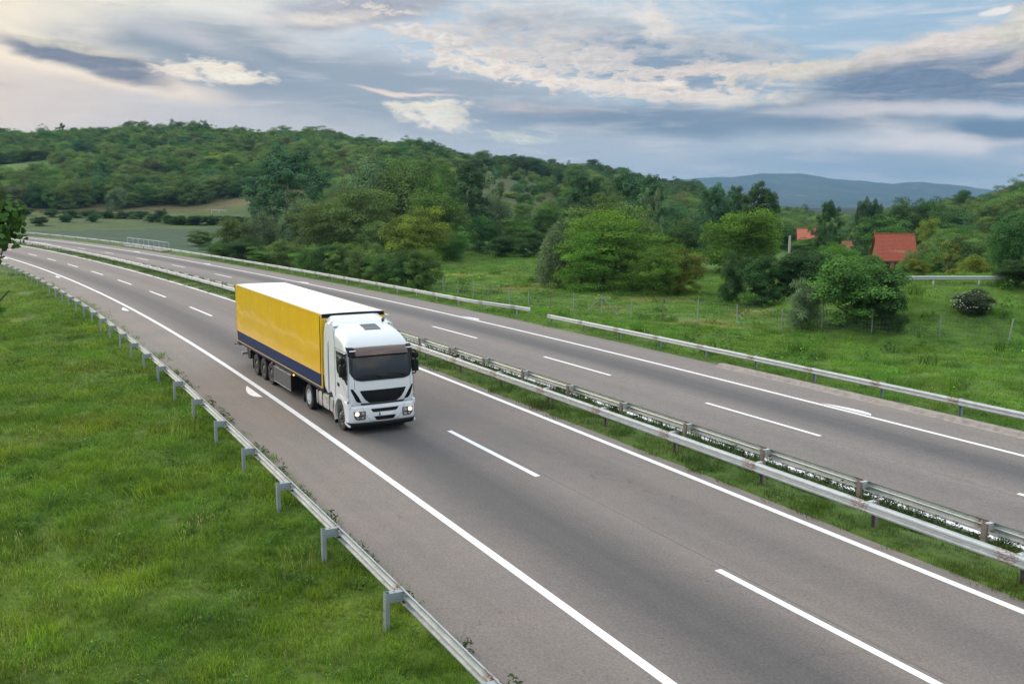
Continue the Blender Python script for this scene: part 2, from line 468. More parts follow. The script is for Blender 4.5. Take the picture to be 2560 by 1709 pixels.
class NT:
    """small node helper"""
    def __init__(s, name):
        s.m = bpy.data.materials.new(name); s.m.use_nodes = True; s.t = s.m.node_tree; s.N = s.t.nodes; s.L = s.t.links
        s.N.clear(); s.out = s.N.new('ShaderNodeOutputMaterial'); s.b = s.N.new('ShaderNodeBsdfPrincipled'); s.L.new(s.b.outputs[0], s.out.inputs[0])

    def put(s, sock, v):
        if isinstance(v, (int, float)): sock.default_value = v
        elif isinstance(v, tuple): sock.default_value = (*v, 1) if len(v) == 3 and len(sock.default_value) == 4 else v
        else: s.L.new(v, sock)

    def set(s, **k):
        names = dict(color='Base Color', rough='Roughness', metal='Metallic', normal='Normal', coat='Coat Weight', coatr='Coat Roughness',
                     emis='Emission Color', es='Emission Strength', spec='Specular IOR Level', alpha='Alpha', trans='Transmission Weight')
        for a, v in k.items(): s.put(s.b.inputs[names[a]], v)
        return s

    def math(s, op, a, b=None, c=None):
        n = s.N.new('ShaderNodeMath'); n.operation = op
        for i, v in enumerate((a, b, c)):
            if v is not None: s.put(n.inputs[i], v)
        return n.outputs[0]

    def mix(s, f, a, b, mode='MIX'):
        n = s.N.new('ShaderNodeMix'); n.data_type = 'RGBA'; n.blend_type = mode
        s.put(n.inputs[0], f); s.put(n.inputs[6], a); s.put(n.inputs[7], b); return n.outputs[2]

    def coord(s, kind='Object'): return s.N.new('ShaderNodeTexCoord').outputs[kind]

    def mapv(s, vec, scale=(1, 1, 1), loc=(0, 0, 0), rot=(0, 0, 0)):
        n = s.N.new('ShaderNodeMapping'); s.L.new(vec, n.inputs[0]); n.inputs['Scale'].default_value = scale
        n.inputs['Location'].default_value = loc; n.inputs['Rotation'].default_value = rot; return n.outputs[0]

    def noise(s, scale, detail=4, rough=.55, vec=None, dist=0.):
        n = s.N.new('ShaderNodeTexNoise'); n.inputs['Scale'].default_value = scale; n.inputs['Detail'].default_value = detail
        n.inputs['Roughness'].default_value = rough; n.inputs['Distortion'].default_value = dist
        if vec is not None: s.L.new(vec, n.inputs['Vector'])
        return n.outputs['Fac']

    def rng(s, v, a, b, c=0., d=1.):
        n = s.N.new('ShaderNodeMapRange'); s.L.new(v, n.inputs[0])
        for i, k in enumerate((a, b, c, d)): n.inputs[i + 1].default_value = k
        return n.outputs[0]

    def attr(s, name):
        n = s.N.new('ShaderNodeAttribute'); n.attribute_name = name; return n

    def bump(s, h, strength=.3, dist=.02):
        n = s.N.new('ShaderNodeBump'); n.inputs['Strength'].default_value = strength; n.inputs['Distance'].default_value = dist
        s.L.new(h, n.inputs['Height']); s.L.new(n.outputs[0], s.b.inputs['Normal']); return s


def simple(name, color, rough=.5, metal=0., coat=0., spec=.5, var=.0, vscale=8.):
    n = NT(name)
    if var:
        f = n.noise(vscale, 5, .6, n.coord())
        c = n.mix(n.rng(f, .3, .7), tuple(x * (1 - var) for x in color), tuple(min(1, x * (1 + var)) for x in color))
        n.set(color=c)
        n.set(rough=n.rng(f, .3, .7, rough * .85, min(1, rough * 1.15)))
    else:
        n.set(color=color, rough=rough)
    n.set(metal=metal, coat=coat, spec=spec)
    return n.m
# ------------------------------------------------------------------ materials of the setting
def mat_ground():
    n = NT("ground_cover"); c = n.attr('cover').outputs['Color']
    P = n.coord('Object')
    f1 = n.noise(.9, 6, .65, P); f2 = n.noise(.12, 4, .6, P, .5); f3 = n.noise(7., 3, .7, P)
    k = n.math('MULTIPLY', n.rng(f1, .3, .7, .62, 1.38), n.math('MULTIPLY', n.rng(f2, .3, .7, .78, 1.22), n.rng(f3, .3, .7, .7, 1.3)))
    v = n.N.new('ShaderNodeVectorMath'); v.operation = 'SCALE'; n.L.new(c, v.inputs[0]); n.L.new(k, v.inputs['Scale'])
    warm = n.mix(n.rng(n.noise(.35, 4, .6, P), .52, .72, 0, .35), v.outputs[0], (.17, .16, .06))
    n.set(color=n.mix(1.0, warm, (.66, .66, .7), 'MULTIPLY'), rough=.95, spec=.15)
    n.bump(f1, .6, .12)
    return n.m


def mat_asphalt(name, base, warm, lane, seam_at):
    """lane: list of (offset, half width, amount) darker wheel-path bands; uses the 'UV' road coordinates stored as attribute sl (s, l)"""
    n = NT(name); A = n.attr('sl')
    sep = n.N.new('ShaderNodeSeparateXYZ'); n.L.new(A.outputs['Vector'], sep.inputs[0])
    s, l = sep.outputs[0], sep.outputs[1]
    P = n.coord('Object')
    grain = n.noise(15., 5, .85, P); mid = n.noise(2.2, 6, .7, P); big = n.noise(.22, 4, .6, P, .4)
    cmb = n.N.new('ShaderNodeCombineXYZ'); n.L.new(n.math('MULTIPLY', s, .035), cmb.inputs[0]); n.L.new(n.math('MULTIPLY', l, .9), cmb.inputs[1])
    long_ = n.noise(1., 5, .6, cmb.outputs[0])
    w = None
    for off, hw, am in lane:
        d = n.math('ABSOLUTE', n.math('SUBTRACT', n.math('ADD', l, n.math('MULTIPLY', n.math('SUBTRACT', long_, .5), .35)), off))
        t = n.math('MULTIPLY', n.rng(d, hw * 1.3, hw * .3, 0, 1), am)
        w = t if w is None else n.math('MAXIMUM', w, t)
    col_ = n.mix(n.rng(big, .35, .65), base, warm)
    col_ = n.mix(w, col_, tuple(x * .56 for x in (base[0] * .92, base[1] * .98, base[2] * 1.06)))
    k = n.math('MULTIPLY', n.rng(grain, .25, .75, .42, 1.58), n.math('MULTIPLY', n.rng(mid, .3, .7, .93, 1.07), n.rng(long_, .3, .7, .90, 1.10)))
    v = n.N.new('ShaderNodeVectorMath'); v.operation = 'SCALE'; n.L.new(col_, v.inputs[0]); n.L.new(k, v.inputs['Scale'])
    c2 = v.outputs[0]
    # longitudinal joint between the two paving lanes, darker sealed line with gaps
    seam = n.math('ABSOLUTE', n.math('SUBTRACT', l, n.math('ADD', seam_at, n.math('MULTIPLY', n.math('SUBTRACT', mid, .5), .05))))
    c2 = n.mix(n.math('MULTIPLY', n.rng(seam, .022, .010, 0, .55), n.rng(long_, .42, .5, 0, 1)), c2, (.045, .043, .042))
    # small stains and oil drops along the lane centres
    st = n.noise(1.1, 3, .5, P); st2 = n.noise(6.5, 2, .5, P)
    c2 = n.mix(n.math('MULTIPLY', n.rng(st2, .66, .74, 0, .35), n.rng(st, .5, .6, 0, 1)), c2, (.06, .057, .055))
    c2 = n.mix(n.rng(n.noise(48., 2, .9, P), .68, .74, 0, .55), c2, (.42, .40, .37))
    # hairline cracks
    vo = n.N.new('ShaderNodeTexVoronoi'); vo.feature = 'DISTANCE_TO_EDGE'; vo.inputs['Scale'].default_value = .16
    wv = n.N.new('ShaderNodeVectorMath'); wv.operation = 'ADD'
    nn = n.N.new('ShaderNodeTexNoise'); nn.inputs['Scale'].default_value = .8; nn.inputs['Detail'].default_value = 6; n.L.new(P, nn.inputs['Vector'])
    ws = n.N.new('ShaderNodeVectorMath'); ws.operation = 'SCALE'; ws.inputs['Scale'].default_value = 2.2; n.L.new(nn.outputs['Color'], ws.inputs[0])
    n.L.new(P, wv.inputs[0]); n.L.new(ws.outputs[0], wv.inputs[1]); n.L.new(wv.outputs[0], vo.inputs['Vector'])
    crack = n.math('MULTIPLY', n.rng(vo.outputs['Distance'], .0030, .0010, 0, .38), n.rng(big, .5, .58, 0, 1))
    c2 = n.mix(crack, c2, (.03, .03, .03))
    n.set(color=c2, rough=n.rng(grain, .3, .7, .72, .92), spec=.35)
    n.bump(grain, .5, .012)
    return n.m


def mat_paint():
    n = NT("road_paint"); P = n.coord('Object')
    g = n.noise(22, 5, .75, P); b = n.noise(1.4, 4, .6, P)
    c = n.mix(n.rng(b, .3, .7), (.66, .68, .70), (.80, .81, .82))
    c = n.mix(n.rng(g, .66, .76, 0, .6), c, (.20, .19, .19))
    n.set(color=c, rough=.6, spec=.4).bump(g, .2, .01)
    return n.m


M = {}
M['ground'] = mat_ground()
M['asphalt'] = mat_asphalt("asphalt", (.162, .146, .134), (.186, .160, .142), [(2.05, 1.55, .95), (6.0, 1.2, .30)], 4.32)
M['asphalt_far'] = mat_asphalt("asphalt_far", (.170, .156, .146), (.188, .166, .150), [(19.9, 1.45, .95), (15.7, 1.2, .22)], 17.35)
M['paint'] = mat_paint()
M['kerb'] = simple("kerb_concrete", (.27, .245, .22), .9, var=.3, vscale=3)
M['dirt'] = simple("dirt", (.12, .10, .075), .95, var=.4, vscale=3)


# ------------------------------------------------------------------ ground sheet
def cover_color(x, y, z):
    """real ground cover per place: fields, meadow, dry strips, wood floor"""
    n = len(x); D = np.hypot(x, y); t = np.where(y > 1, x / np.maximum(y, 1), np.sign(x) * 3)
    s, l = road_sl(x, y)
    c = np.tile(np.array([.095, .170, .030]), (n, 1))
    w1 = wob(x, y, 17, 1.)[:, None]; w2 = wob(x, y, 41, 6.)[:, None]; w3 = wob(x * .5, y * 1.4, 9, 2.)[:, None]

    def put(mask, rgb):
        nonlocal c
        mask = np.clip(mask, 0, 1); mask = mask[:, None] if mask.ndim == 1 else mask
        c = c * (1 - mask) + np.array(rgb) * mask
    put(sstep(22, 30, l) * (1 - sstep(300, 330, D)), (.112, .222, .032))
    put(sstep(-.2, .9, w1[:, 0]) * .3, (.15, .22, .04))
    put(sstep(345, 365, D), (.032, .055, .020))                      # wood floor
    # dry mown strips in the meadow
    band = sstep(33, 36, l) * (1 - sstep(48, 52, l)) * (t < .28)
    put(band * sstep(.25, .7, wob(x * .35, y * 1.1, 11, 8.)) * .7, (.36, .32, .13))
    # wheat field behind the motorway on the left, tan grass above it
    wf = sstep(28, 30, l) * sstep(158, 165, D) * (1 - sstep(248, 254, D)) * sstep(-.235, -.26, t + .006 * w1[:, 0])
    put(wf, (.060, .125, .066))
    put(sstep(250, 256, D) * (1 - sstep(312, 325, D)) * sstep(-.20, -.26, t), (.085, .150, .034))
    put(sstep(318, 345, D + 10 * w2[:, 0] + 6 * w1[:, 0]) * (1 - sstep(350, 362, D)) * sstep(-.18, -.25, t), (.22, .19, .085))
    # field high on the hill at the left
    put(sstep(-.470, -.500, t + .01 * w1[:, 0]) * sstep(425, 432, D) * (1 - sstep(488, 496, D)), (.21, .34, .085))
    # open slope in the middle
    m = sstep(-.075, -.05, t) * (1 - sstep(.06, .10, t)) * sstep(165, 200, D) * (1 - sstep(470, 520, D))
    put(m, (.095, .135, .045))
    put(m * sstep(.1, .8, w2[:, 0]) * .6, (.13, .12, .062))
    put(m * sstep(.2, .8, wob(x, y, 60, 3.3)) * .8, (.11, .17, .045))
    # verges by the road
    put((l < -2.6) & (l > -60) & (s < 300), (.090, .162, .020))
    put(((l < -2.6) & (l > -60)) * sstep(.1, .9, wob(x, y, 14, 9.)) * .6, (.15, .20, .028))
    put(((l < -2.6) & (l > -60)) * np.exp(-((s - 46) / 4.5) ** 2) * sstep(-9, -16, l) * .7, (.22, .18, .09))
    far = sstep(150, 230, D)[:, None]
    c = c * (1 - .20 * far)
    return c


def build_ground():
    a = np.concatenate([np.linspace(-180, -50, 60)[:-1], np.linspace(-50, 50, 560), np.linspace(50, 180, 60)[1:]])
    r = np.concatenate([np.arange(0, 30, 1.5)[1:], 30 * 1.0185 ** np.arange(0, 232), [2500, 3500, 5000, 9000, 14000]])
    r = np.unique(r[(r < 2200) | (r > 2400)])
    Aa, Rr = np.meshgrid(np.radians(a), r, indexing='ij')
    x = Rr * np.sin(Aa); y = Rr * np.cos(Aa)
    z = ground_z(x, y)
    z = z - 14 * sstep(2200, 3500, Rr)
    s, l = road_sl(x.ravel(), y.ravel())
    low = (sstep(-12.5, -11, l) * (1 - sstep(27, 28.5, l)) * (1 - sstep(330, 400, s)) * (s > -88)).reshape(z.shape)
    z = z - .45 * low
    c = cover_color(x.ravel(), y.ravel(), z.ravel())
    na, nr = z.shape
    v = np.stack([x.ravel(), y.ravel(), z.ravel()], 1)
    v = np.vstack([v, [[0, 0, float(ground_z(np.array([0.]), np.array([0.]))[0])]]]); c = np.vstack([c, c[:1]])
    i = np.arange(na - 1)[:, None] * nr + np.arange(nr - 1)[None]; i = i.ravel()
    quads = np.stack([i, i + 1, i + nr + 1, i + nr], 1)[:, ::-1]
    f = quads.tolist() + [[na * nr, k * nr, (k + 1) * nr][::-1] for k in range(na - 1)]
    me = new_mesh("ground", v, f, attr={'cover': np.hstack([c, np.ones((len(c), 1))])}, smooth=True)
    o = obj("ground", me, M['ground']); tag(o, kind='structure')
    return o


build_ground()


def strip(name, s0, s1, ls, z, mat, ds=1.0, kind='structure', zf=None, smooth=True):
    """sheet along the road between chainages; ls = list of offsets; z = list of heights relative to near road level"""
    ss = np.arange(s0, s1 + ds * .5, ds); nl = len(ls)
    Sg, Lg = np.meshgrid(ss, np.array(ls, float), indexing='ij')
    Zg = np.tile(np.array(z, float), (len(ss), 1))
    if zf is not None: Zg = zf(Sg, Lg, Zg)
    x, y, zz = road_pt(Sg.ravel(), Lg.ravel(), Zg.ravel())
    i = (np.arange(len(ss) - 1)[:, None] * nl + np.arange(nl - 1)[None]).ravel()
    f = np.stack([i, i + 1, i + nl + 1, i + nl], 1)
    at = np.stack([Sg.ravel(), Lg.ravel(), 0 * x, 1 + 0 * x], 1)
    v = np.stack([x, y, zz], 1)
    me = new_mesh(name, v, f, attr={'sl': at, 'cover': np.hstack([cover_color(x, y, zz), np.ones((len(x), 1))])}, smooth=smooth)
    o = obj(name, me, mat); tag(o, kind=kind); return o


_lv = -2.62 - np.concatenate([np.arange(0, 10.5, .4)])


def _verge_l(S, Lg, Z):
    x, y, _ = road_pt(S.ravel(), Lg.ravel())
    g = ground_z(x, y).reshape(S.shape) - zroad(S)
    g = g + .015 - .10 * sstep(-11.4, -12.6, Lg)
    wav = .0
    return np.where(Lg > -2.65, -.02, g)


strip("grass_verge", -88, 330, _lv, _lv * 0, M['ground'], zf=_verge_l)
_lr = np.concatenate([[24.6, 24.75], np.arange(25, 28.6, .4)])


def _verge_r(S, Lg, Z):
    x, y, _ = road_pt(S.ravel(), Lg.ravel())
    g = ground_z(x, y).reshape(S.shape) - zroad(S) + .02 - .12 * sstep(27.8, 28.4, Lg)
    return np.where(Lg < 24.65, ZFAR - .03, g)


strip("grass_verge", -88, 330, _lr, _lr * 0, M['ground'], zf=_verge_r)
_lm = np.concatenate([[8.58, 8.72], np.arange(9.0, 12.9, .35), [13.02, 13.1]])


def _med(S, Lg, Z):
    h = ZFAR * sstep(9.2, 13.0, Lg) + .05 + .06 * np.sin(S * 1.3 + Lg * 2) * .3
    h = np.where(Lg < 8.6, -.03, h); return np.where(Lg > 13.05, ZFAR - .03, h)


strip("median_strip", -88, 330, _lm, _lm * 0, M['ground'], zf=_med)
strip("near_carriageway", -88, 330, np.linspace(-2.66, 8.68, 13), np.zeros(13), M['asphalt'])
strip("far_carriageway", -88, 330, np.linspace(12.98, 24.72, 13), np.zeros(13) + ZFAR, M['asphalt_far'])
# kerb along the far edge where the verge starts
strip("kerb", -60, 21, [24.18, 24.2, 24.42, 24.45, 24.85, 24.9], [ZFAR - .02, ZFAR + .012, ZFAR + .015, ZFAR + .13, ZFAR + .14, ZFAR - .05], M['kerb'], ds=.5, smooth=False)


# ------------------------------------------------------------------ painted markings
def mark(s0, s1, lc, w, zb, name="lane_marking", ds=.5):
    n = max(2, int((s1 - s0) / ds) + 1)
    ss = np.linspace(s0, s1, n)
    S2, L2_ = np.meshgrid(ss, [lc - w / 2, lc + w / 2], indexing='ij')
    x, y, z = road_pt(S2.ravel(), L2_.ravel(), zb + .005)
    i = np.arange(n - 1) * 2
    return np.stack([x, y, z], 1), np.stack([i, i + 1, i + 3, i + 2], 1)


def marks(name, items, zb):
    V = []; F = []; n0 = 0
    for it in items:
        v, f = mark(*it, zb); V.append(v); F.append(f + n0); n0 += len(v)
    o = obj(name, new_mesh(name, np.vstack(V), np.vstack(F)), M['paint']); tag(o, kind='structure'); return o


marks("edge_line", [(-88, 330, 0.0, .22)], 0)
marks("edge_line", [(-88, 330, 8.13, .22)], 0)
marks("edge_line", [(-88, 330, 13.42, .22)], ZFAR)
marks("edge_line", [(-88, 330, 21.95, .22)], ZFAR)
D1 = [(131.9, 136.7), (120.6, 125.5), (107.7, 113.6), (93.7, 99.8), (79.7, 86.2), (65.5, 71.8), (50.3, 57.0), (35.3, 41.6), (20.6, 26.9),
      (6.0, 12.3), (-8.4, -2.1), (-22.9, -16.6), (-37.3, -31), (-51.8, -45.5)] + [(146.5 + 14.4 * k, 152.8 + 14.4 * k) for k in range(12)]
marks("lane_dashes", [(a, b, 4.08, .19) for a, b in D1], 0)
D2 = [(154.0, 157.2), (141.7, 145.6), (125.8, 131.1), (110.0, 115.4), (91.9, 98.0), (75.3, 82), (61, 67.4), (50.0, 56.4) if False else (48.9, 52.0) if False else (36.1, 42.7),
      (21.5, 28.0), (7.6, 14.2), (-6.8, -.4), (-21.3, -14.9), (-35.7, -29.3), (-50, -43.8)] + [(168 + 14.4 * k, 174 + 14.4 * k) for k in range(11)]
D2.append((50.4, 56.6))
marks("lane_dashes", [(a, b, 17.66, .19) for a, b in D2], ZFAR)


def half_moon(s, l, side, zb, ln=2.7, wd=.36):
    """half-moon distance mark, flat side towards the edge line"""
    pts = []
    for k in range(15):
        t = k / 14
        pts.append((s + ln * (t - .5), wd * math.sin(math.pi * t ** .62) ** .8 if 0 < t < 1 else 0.))
    V = [road_pt(a, l + side * b, zb + .006) for a, b in pts] + [road_pt(pts[k][0], l, zb + .006) for k in range(14, -1, -1)]
    V = [tuple(float(q) for q in p) for p in V]
    f = [[k, k + 1, 28 - k, 29 - k] for k in range(14)]
    return V, f


def moons(name, items, zb):
    mb = MB()
    for s, l, sd in items:
        v, f = half_moon(s, l, sd, zb); mb.add(v, f)
    o = mb.build(name, M['paint']); tag(o, kind='structure')


moons("half_moon_mark", [(s, -.36, -1) for s in (22.5, 57.9, 93.5, 129, 164)], 0)
moons("half_moon_mark", [(s, 22.2, 1) for s in (-25, 10.4, 45.5, 81.5, 115, 144.4)], ZFAR)
# ------------------------------------------------------------------ guardrails
def mat_zinc(name, base, rust=.0, rough=.42):
    n = NT(name); P = n.coord('Object')
    f = n.noise(3.5, 6, .65, P); g = n.noise(14, 4, .7, n.mapv(P, (1, 1, 3)))
    c = n.mix(n.rng(f, .3, .7), tuple(x * .78 for x in base), base)
    c = n.mix(n.rng(g, .58, .75, 0, .5), c, (.30, .29, .26))
    J = n.attr('joint').outputs['Fac']
    c = n.mix(n.math('MULTIPLY', J, n.rng(g, .42, .60, 0, .95)), c, (.17, .07, .035))
    if rust: c = n.mix(n.rng(g, .64 - rust * .16, .72 - rust * .1, 0, .9), c, (.16, .065, .03))
    n.set(color=c, rough=n.rng(f, .3, .7, rough * .8, rough * 1.3), metal=.35, spec=.5)
    n.bump(g, .15, .004)
    return n.m


M['zinc'] = mat_zinc("galvanised_steel", (.52, .56, .57), .12)
M['zinc_old'] = mat_zinc("weathered_steel", (.53, .57, .55), .22)
M['zinc_rust'] = mat_zinc("rusty_steel", (.27, .24, .22), .8, .7)
M['zinc_post'] = mat_zinc("dull_post_steel", (.33, .38, .41), .15, .55)
M['bolt'] = simple("bolt_dark", (.07, .055, .045), .6)
M['red_reflector'] = simple("reflector_red", (.45, .02, .02), .25)
M['shadow_gap'] = simple("slot_dark", (.03, .03, .03), .7)

# W-beam section: (depth towards the traffic, height) around the centre line
WB = [(.0, -.155), (.006, -.155), (.012, -.128), (.080, -.104), (.086, -.075), (.080, -.046), (.012, -.022), (.002, 0.),
      (.012, .022), (.080, .046), (.086, .075), (.080, .104), (.012, .128), (.006, .155), (.0, .155)]


def w_beam(s0, s1, lf, face, ztop, name, mat, parent, joints=()):
    """lf(s) -> offset of the back of the rail; face=+1 faces larger offsets"""
    ss = np.unique(np.concatenate([np.arange(s0, s1, 1.0), [s1]] + [[j - .31, j - .17, j - .165, j + .165, j + .17, j + .31] for j in joints if s0 < j - .2 and j + .2 < s1]))
    n = len(WB); V = []; JA = []
    for s in ss:
        jv = 1. if any(abs(s - j) < .30 for j in joints) else 0.
        pr = .006 if any(abs(s - j) < .168 for j in joints) else 0.
        for th in (0, 1):
            for d, z in (WB if th == 0 else WB[::-1]):
                V.append((s, float(lf(s)) + face * (d + pr - (.006 if th else 0.)), ztop - .155 + z)); JA.append((jv, jv, jv, 1))
    V = np.array(V); x, y, z = road_pt(V[:, 0], V[:, 1], V[:, 2])
    k = 2 * n; F = []
    for i in range(len(ss) - 1):
        for j in range(k):
            a, b = i * k + j, i * k + (j + 1) % k; F.append([a, b, b + k, a + k])
    F.append(list(range(k))[::-1]); F.append([(len(ss) - 1) * k + j for j in range(k)])
    me = new_mesh(name, np.stack([x, y, z], 1), F, attr={'joint': JA})
    import bmesh
    bm = bmesh.new(); bm.from_mesh(me); bmesh.ops.recalc_face_normals(bm, faces=bm.faces); bm.to_mesh(me); bm.free()
    me.polygons.foreach_set('use_smooth', np.ones(len(me.polygons), bool))
    try: me.set_sharp_from_angle(angle=R_(16))
    except Exception: pass
    return obj(name, me, mat, parent)


def rail_post_mesh(kind):
    """post in its own frame: +x along the road, +y towards the rail; top at z 0.76"""
    mb = MB()
    # C section post, open side away from the viewer
    mb.box(-.07, .07, -.045, -.037, -.9, .76); mb.box(-.07, -.062, -.037, .045, -.9, .76); mb.box(.062, .07, -.037, .045, -.9, .76)
    for z in (.70, .62, .40):
        mb.cyl((0.0, -.040, z), (0.0, -.051, z), .013, n=8)
    return mb


def rail_spacer_mesh(depth, h=.20):
    mb = MB()
    mb.box(-.06, .06, .046, depth, .752 - .008, .752); mb.box(-.06, -.053, .046, depth, .752 - h, .744); mb.box(.053, .06, .046, depth, .752 - h, .744)
    mb.box(-.053, .053, depth - .006, depth, .752 - h, .744)
    return mb


def guardrail(label, s0, s1, lf, face, zb, first, depth, mat, pmat, smat, step=4.0, joints=True, smax=None, reflect=False, group=None):
    """zb = ground height relative to the near road level; lf = offset of the rail's back"""
    mid = (s0 + s1) / 2
    x, y, z = [float(q) for q in road_pt(first, lf(first), zb)]
    root = empty("guardrail"); tag(root, label, "guardrail", group)
    js = np.arange(first, s1, step)
    js = np.concatenate([np.arange(first - step, s0, -step)[::-1], js]); js = js[(js >= s0 + .2) & (js <= s1 - .2)]
    w_beam(s0, s1, lf, face, zb + .76, "rail", mat, root, joints=list(js + .25) if joints else ())
    pm = rail_post_mesh(0); me = new_mesh("post", pm.v, pm.f); me.materials.append(pmat)
    sm = rail_spacer_mesh(depth); me2 = new_mesh("spacer", sm.v, sm.f); me2.materials.append(smat)
    nf = len(sm.f)
    for z_ in (.70, .50):
        for dx in (-.035, .035): sm.cyl((dx, depth - .02, z_), (dx, depth + .095, z_), .013, n=6)
    sm.cyl((-.0, depth * .45, .73), (-.0, depth * .45, .76), .014, n=6)
    me3 = new_mesh("spacer", sm.v, sm.f); me3.materials.append(smat); me3.materials.append(M['bolt'])
    me3.polygons.foreach_set('material_index', np.array([0] * nf + [1] * (len(sm.f) - nf), np.int32))
    rm = MB(); rm.box(.20, .26, depth + .03, depth + .045, .585, .625); me4 = new_mesh("reflector", rm.v, rm.f); me4.materials.append(M['red_reflector'])
    rr = random.Random(int(abs(first) * 7 + s1))
    js = [j for j in js if smax is None or j < smax][:95]
    for k, s in enumerate(js):
        th = float(np.interp(s, S_, TH_))
        px, py, pz = [float(q) for q in road_pt(s, float(lf(s)) - face * depth, zb)]
        o = obj("post", me, None, root, (px, py, pz))
        # local +x = along the road (away), +y = towards the rail
        rz = th + math.pi / 2
        if face > 0: rz += math.pi
        o.rotation_euler = (rr.uniform(-.02, .02), rr.uniform(-.02, .02), rz)
        if s < 110:
            obj("spacer", me3 if s < 60 else me2, None, o)
        if reflect and k % 2 == 0 and s < 60: obj("reflector", me4, None, o)
    return root


guardrail("galvanised guardrail along the grass bank left of the truck's carriageway, posts towards the viewer", -40, 150,
          lambda s: -3.20 - .0030 * np.maximum(s, 0), 1, -.06, 2.75, .34, M['zinc'], M['zinc_post'], M['zinc_post'])
guardrail("rust-spotted median guardrail nearest the truck, facing the carriageway the truck drives on", -40, 185,
          lambda s: 9.12 + 0 * s, -1, -.0, 2.1, .26, M['zinc'], M['zinc_rust'], M['zinc_old'])
guardrail("greenish grey median guardrail with rusty brown posts, facing the empty far carriageway", -40, 190,
          lambda s: 12.36 + 0 * s, 1, ZFAR + .07, .9, .30, M['zinc_old'], M['zinc_rust'], M['zinc_old'])
guardrail("guardrail on the far roadside in front of the wire fence, with red reflectors, nearest section", -40, 39.6,
          lambda s: 25.42 + 0 * s, -1, ZFAR - .01, 3.3, .16, M['zinc'], M['zinc_post'], M['zinc_post'], reflect=True)
guardrail("far roadside guardrail below the row of shrubs, ending before the gap", 43.5, 190,
          lambda s: 25.45 + 1.0 * sstep(52, 43, s), -1, ZFAR - .01, 45.5, .16, M['zinc'], M['zinc'], M['zinc'])


def side_rail():
    root = empty("guardrail"); tag(root, "guardrail on the raised side road among bushes, right of the largest bush", "guardrail")
    P = [(26.3, 66.9), (29, 67.0), (31.5, 66.8), (34, 66.5), (36.6, 66.2)]
    pts = []
    for k in range(33):
        t = k / 32 * (len(P) - 1); i = min(int(t), len(P) - 2); f = t - i
        pts.append((P[i][0] * (1 - f) + P[i + 1][0] * f, P[i][1] * (1 - f) + P[i + 1][1] * f))
    n = len(WB); V = []
    for (x, y) in pts:
        zt = 2.86 + .012 * (x - 28)
        for d, z in WB: V.append((x, y - d, zt - .155 + z))
        for d, z in WB[::-1]: V.append((x, y - d + .006, zt - .155 + z))
    k = 2 * n; F = []
    for i in range(len(pts) - 1):
        for j in range(k): a, b = i * k + j, i * k + (j + 1) % k; F.append([a, b, b + k, a + k])
    obj("rail", new_mesh("rail", V, F, smooth=False), M['zinc_old'], root)
    mb = MB(); mb.box(-.05, .05, .02, .12, -1.2, .0); me = new_mesh("post", mb.v, mb.f); me.materials.append(M['zinc'])
    for i in range(2, 33, 10): obj("post", me, None, root, (pts[i][0], pts[i][1], 2.84 + .012 * (pts[i][0] - 28)))


side_rail()


# ------------------------------------------------------------------ bridge railing beyond the far roadside
def bridge_railing():
    root = empty("bridge_railing"); tag(root, "light metal bridge railing with upright bars behind the far guardrail", "railing")
    top = MB(); bars = []
    ss = np.linspace(142.5, 158.5, 17); pts = [tuple(float(q) for q in road_pt(s, 27.0, ZFAR)) for s in ss]
    for i in range(16):
        a, b = pts[i], pts[i + 1]
        for h, r in ((1.45, .05), (.25, .03)): top.cyl((a[0], a[1], a[2] + h), (b[0], b[1], b[2] + h), r, n=6)
    top.build("handrail", M['zinc_post'], root)
    b = MB()
    for i in range(16):
        for k in range(8):
            f = k / 8; x = pts[i][0] * (1 - f) + pts[i + 1][0] * f; y = pts[i][1] * (1 - f) + pts[i + 1][1] * f; z = pts[i][2] * (1 - f) + pts[i + 1][2] * f
            b.cyl((x, y, z + .25), (x, y, z + 1.45), .012, n=4)
    b.build("bars", M['zinc_post'], root)
    pm = MB(); pm.box(-.04, .04, -.04, .04, -.5, 1.45); me = new_mesh("post", pm.v, pm.f); me.materials.append(M['zinc'])
    for i in range(0, 17, 2): obj("post", me, None, root, pts[i])
    kb = MB(); v = []
    for s in ss:
        for l, z in ((25.7, -.02), (25.7, .12), (27.3, .12), (27.3, -.6)): v.append(tuple(float(q) for q in road_pt(s, l, ZFAR + z)))
    f = []
    for i in range(16):
        for j in range(3): a = i * 4 + j; f.append([a, a + 1, a + 5, a + 4])
    kb.add(v, f); kb.build("concrete_edge", M['kerb'], root)


bridge_railing()


# ------------------------------------------------------------------ wire fence of the field
FP = [(-9.9, 95.6), (-8.3, 93.3), (-6.7, 91.0), (-5.2, 88.9), (-3.6, 86.0), (-1.99, 83.6), (-.23, 81.2), (1.41, 79.4), (3.19, 77.4), (4.97, 75.4), (7.05, 73.0), (9.2, 71.8), (11.4, 70.3),
      (13.8, 69.0), (16.4, 67.6), (19.3, 66.2), (21.35, 63.9), (24.06, 61.9), (27.9, 60.4), (31.41, 58.5)]
FH = [1.1, 1.3, 1.4, 1.4, 1.5, 1.5, 1.5, 1.35, 1.5, 1.55, 1.6, 1.3, 1.65, 1.7, 1.65, 1.5, 2.0, 1.6, 1.45, 1.7]


